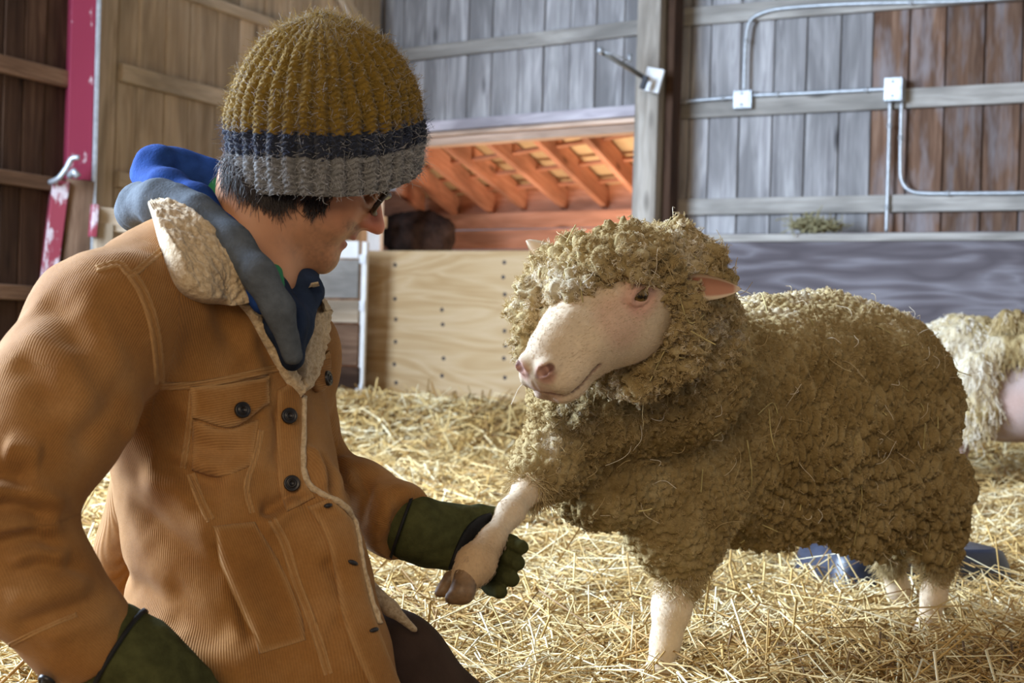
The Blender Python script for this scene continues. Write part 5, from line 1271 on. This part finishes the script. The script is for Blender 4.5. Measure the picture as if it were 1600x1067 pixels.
# buttons
def button(x, y, r=.0105, off=.004):
    p, n = on_j(x, y, off)
    if p is None: return
    t1 = nrm(np.cross(n, (0, 0, 1))); t2 = np.cross(n, t1); V = []; 
    for rad, h in ((1, 0), (1, .0035), (.86, .005), (.72, .0032), (.55, .0032), (.5, .0055), (.35, .0055), (.3, .003), (.02, .003)):
        for k in range(20): a = 2*math.pi*k/20; V.append(p+(math.cos(a)*t1+math.sin(a)*t2)*r*rad+n*(h+.002))
    Fc = [(i*20+k, i*20+(k+1) % 20, (i+1)*20+(k+1) % 20, (i+1)*20+k) for i in range(8) for k in range(20)]+[tuple(160+k for k in range(20))]
    child('button', mk_mesh('button', V, Fc, M_button), jacket)
M_button = plain('dark_metal_button', (.035, .032, .032), .35, .6, .5)
for x, y, o_ in ((371, 643, .013), (449, 651, .005), (455, 756, .005), (496, 594, .012), (78, 1057, .003)): button(x, y, .0105, o_)
def hole(x0, y0, x1, y1):
    a, n = on_j(x0, y0, .0085); b, _ = on_j(x1, y1, .0085)
    if a is None or b is None: return
    c = (a+b)/2
    V, Fc = tube(smooth_path([a, c+n*.001, b], 8), [.001, .0022, .0028, .003, .003, .0028, .0022, .001], 8); child('buttonhole', mk_mesh('buttonhole', V, Fc, M_black), jacket)
hole(503, 788, 516, 786); hole(540, 876, 552, 882); hole(572, 988, 584, 985)

# far front of the open jacket showing behind the near one
f = Field(P(560, 1010, 2.0), P(670, 890, 2.2), .004) if False else Field((-.24, 1.98, .12), (-.08, 2.22, .36), .004)
f.chain([P(570, 915, 2.09), P(610, 950, 2.10), P(648, 984, 2.11)], [.014, .010, .005], .01); V, Q = f.mesh()
child('far_flap', mk_mesh('far_flap', relax(V, Q, 1), Q, M_sherpa), jacket, 'far front edge with sherpa lining')
# --- trousers
M_trs = plain('brown_trousers', (.055, .033, .024), .9, 0, .15, (220, .4), .2, 18)
f = Field((-.75, 1.45, -.12), (.10, 2.75, .42), .010)
f.chain([P(430, 1100, 2.12), P(590, 1072, 2.19), P(742, 1172, 2.22)], [.125, .105, .076], .04)
f.chain([P(360, 1150, 1.98), P(470, 1230, 1.88), P(590, 1320, 1.84)], [.125, .100, .076], .04)
f.chain([P(742, 1172, 2.22), P(560, 1205, 2.36), P(400, 1190, 2.48)], [.074, .058, .045], .03); f.chain([P(590, 1320, 1.84), P(430, 1310, 1.97), P(260, 1250, 2.15)], [.074, .058, .045], .03)
f.ell(P(385, 1130, 2.08), (.16, .15, .12), None, .05)
V, Q = f.mesh(); V = relax(V, Q, 2); V += vnormals(V, Q)*(.006*fbm(V*9, 3, 95))[:, None]
child('trousers', mk_mesh('trousers', V, Q, M_trs), man)
M_boot = plain('dark_boot', (.03, .025, .022), .6)
for a, b in ((P(400, 1190, 2.48), P(330, 1195, 2.62)), (P(260, 1250, 2.15), P(190, 1250, 2.3))):
    f = Field(np.minimum(a, b)-.12, np.maximum(a, b)+.12, .01); f.cone(a, b, .05, .045, .03); f.cone(b, b+np.array((-.02, .03, -.05)), .045, .03, .03); V, Q = f.mesh(); child('boot', mk_mesh('boot', relax(V, Q, 2), Q, M_boot), man)

# --- gloves
M_glove = plain('olive_fleece_glove', (.058, .060, .022), .95, 0, .1, (340, .5), .28, 60)
M_palm = plain('black_palm_patch', (.010, .010, .011), .7, 0, .3, (200, .3), .3, 60)
f = Field((-.20, 2.00, .20), (.06, 2.34, .47), .0024)
# left hand, under the sheep's foreleg: cuff, palm, four curled fingers, thumb
f.chain([P(631, 823, 2.185), P(650, 826, 2.180)], [.046, .045], .006)
f.chain([P(650, 826, 2.180), P(668, 836, 2.185)], [.043, .039], .012)
f.chain([P(668, 822, 2.19), P(715, 815, 2.205)], [.029, .024], .025); f.chain([P(672, 848, 2.19), P(712, 868, 2.182)], [.030, .022], .025); f.chain([P(690, 838, 2.20), P(740, 842, 2.22)], [.034, .026], .025)
f.chain([P(715, 812, 2.20), P(748, 806, 2.225), P(777, 804, 2.25)], [.020, .0150, .0115], .010)           # thumb along the far side of the leg
for a, b, c, d, r in (((735, 838), (778, 838), (800, 849), (815, 855), .0110), ((735, 855), (770, 860), (792, 871), (809, 880), .0118), ((728, 868), (760, 882), (784, 896), (800, 905), .0120), ((720, 880), (748, 903), (768, 918), (782, 925), .0108)):
    f.chain([P(*a, 2.205), P(*b, 2.20), P(*c, 2.175), P(*d, 2.15)], [r*1.15, r*1.08, r, r*.92], .006)
V, Q = f.mesh(); V = relax(V, Q, 1); V += vnormals(V, Q)*(.0010*fbm(V*60, 2, 97))[:, None]
g1 = child('left_glove', mk_mesh('left_glove', V, Q, M_glove), man, 'olive green fleece glove')
gb = BVHTree.FromPolygons([tuple(v) for v in V], [tuple(q) for q in Q.tolist()])
def gpanel(A, Bq, nu, nv, lift=.001, th_=.0015):
    o, _, _ = panel('palm_patch', A, Bq, nu, nv, M_palm, g1, lift, th_, None, gb, 'black palm patch', True, 0, 0, 2, 0, 2.17); return o
gpanel([(766, 801), (750, 806), (730, 822), (714, 850), (700, 888)], [(772, 812), (765, 828), (755, 850), (735, 872), (712, 893)], 30, 14)
def ring(ctrs, rads, ax, mat, root, name, label=None):
    V, Fc = [], []
    t1 = nrm(np.cross(ax, (0, 1, 0))); t2 = np.cross(ax, t1); n = 28
    for c, r in zip(ctrs, rads):
        for k in range(n): a = 2*math.pi*k/n; V.append(c+r*(math.cos(a)*t1+math.sin(a)*t2))
    Fc = [(i*n+k, i*n+(k+1) % n, (i+1)*n+(k+1) % n, (i+1)*n+k) for i in range(len(ctrs)-1) for k in range(n)]
    return child(name, mk_mesh(name, V, Fc, mat), root, label)
a0 = P(630, 823, 2.178); ax = nrm(P(660, 832, 2.18)-P(620, 818, 2.18))
ring([a0-ax*.004, a0-ax*.004, a0+ax*.0, a0+ax*.0], [.040, .0485, .0495, .044], ax, M_palm, g1, 'cuff_binding', 'dark cuff binding')
# right hand, resting on the thigh
f = Field((-.60, 1.62, .0), (-.24, 1.98, .30), .0032)
f.chain([P(178, 1016, 1.775), P(208, 1030, 1.775)], [.056, .052], .006); f.chain([P(208, 1030, 1.775), P(250, 1062, 1.785)], [.046, .044], .015)
f.chain([P(245, 1048, 1.775), P(300, 1075, 1.80)], [.036, .028], .025); f.chain([P(235, 1080, 1.765), P(285, 1115, 1.79)], [.034, .028], .025)
for k, (x, y) in enumerate(((330, 1082), (328, 1102), (318, 1124), (300, 1142))):
    f.chain([P(x-45, y-14, 1.79), P(x, y, 1.80), P(x+25, y+16, 1.815), P(x+38, y+36, 1.83)], [.013, .0125, .0115, .0105], .006)
f.chain([P(240, 1100, 1.75), P(270, 1140, 1.745), P(300, 1160, 1.75)], [.018, .0145, .012], .01)
V, Q = f.mesh(); V = relax(V, Q, 1); V += vnormals(V, Q)*(.0012*fbm(V*50, 2, 98))[:, None]
g2 = child('right_glove', mk_mesh('right_glove', V, Q, M_glove), man, 'olive green fleece glove')
a0 = P(178, 1016, 1.775); ax = nrm(P(210, 1032, 1.775)-P(172, 1010, 1.775))
ring([a0+ax*.004, a0+ax*.004, a0+ax*.009, a0+ax*.009], [.050, .0585, .0585, .052], ax, M_palm, g2, 'cuff_binding', 'dark cuff binding')
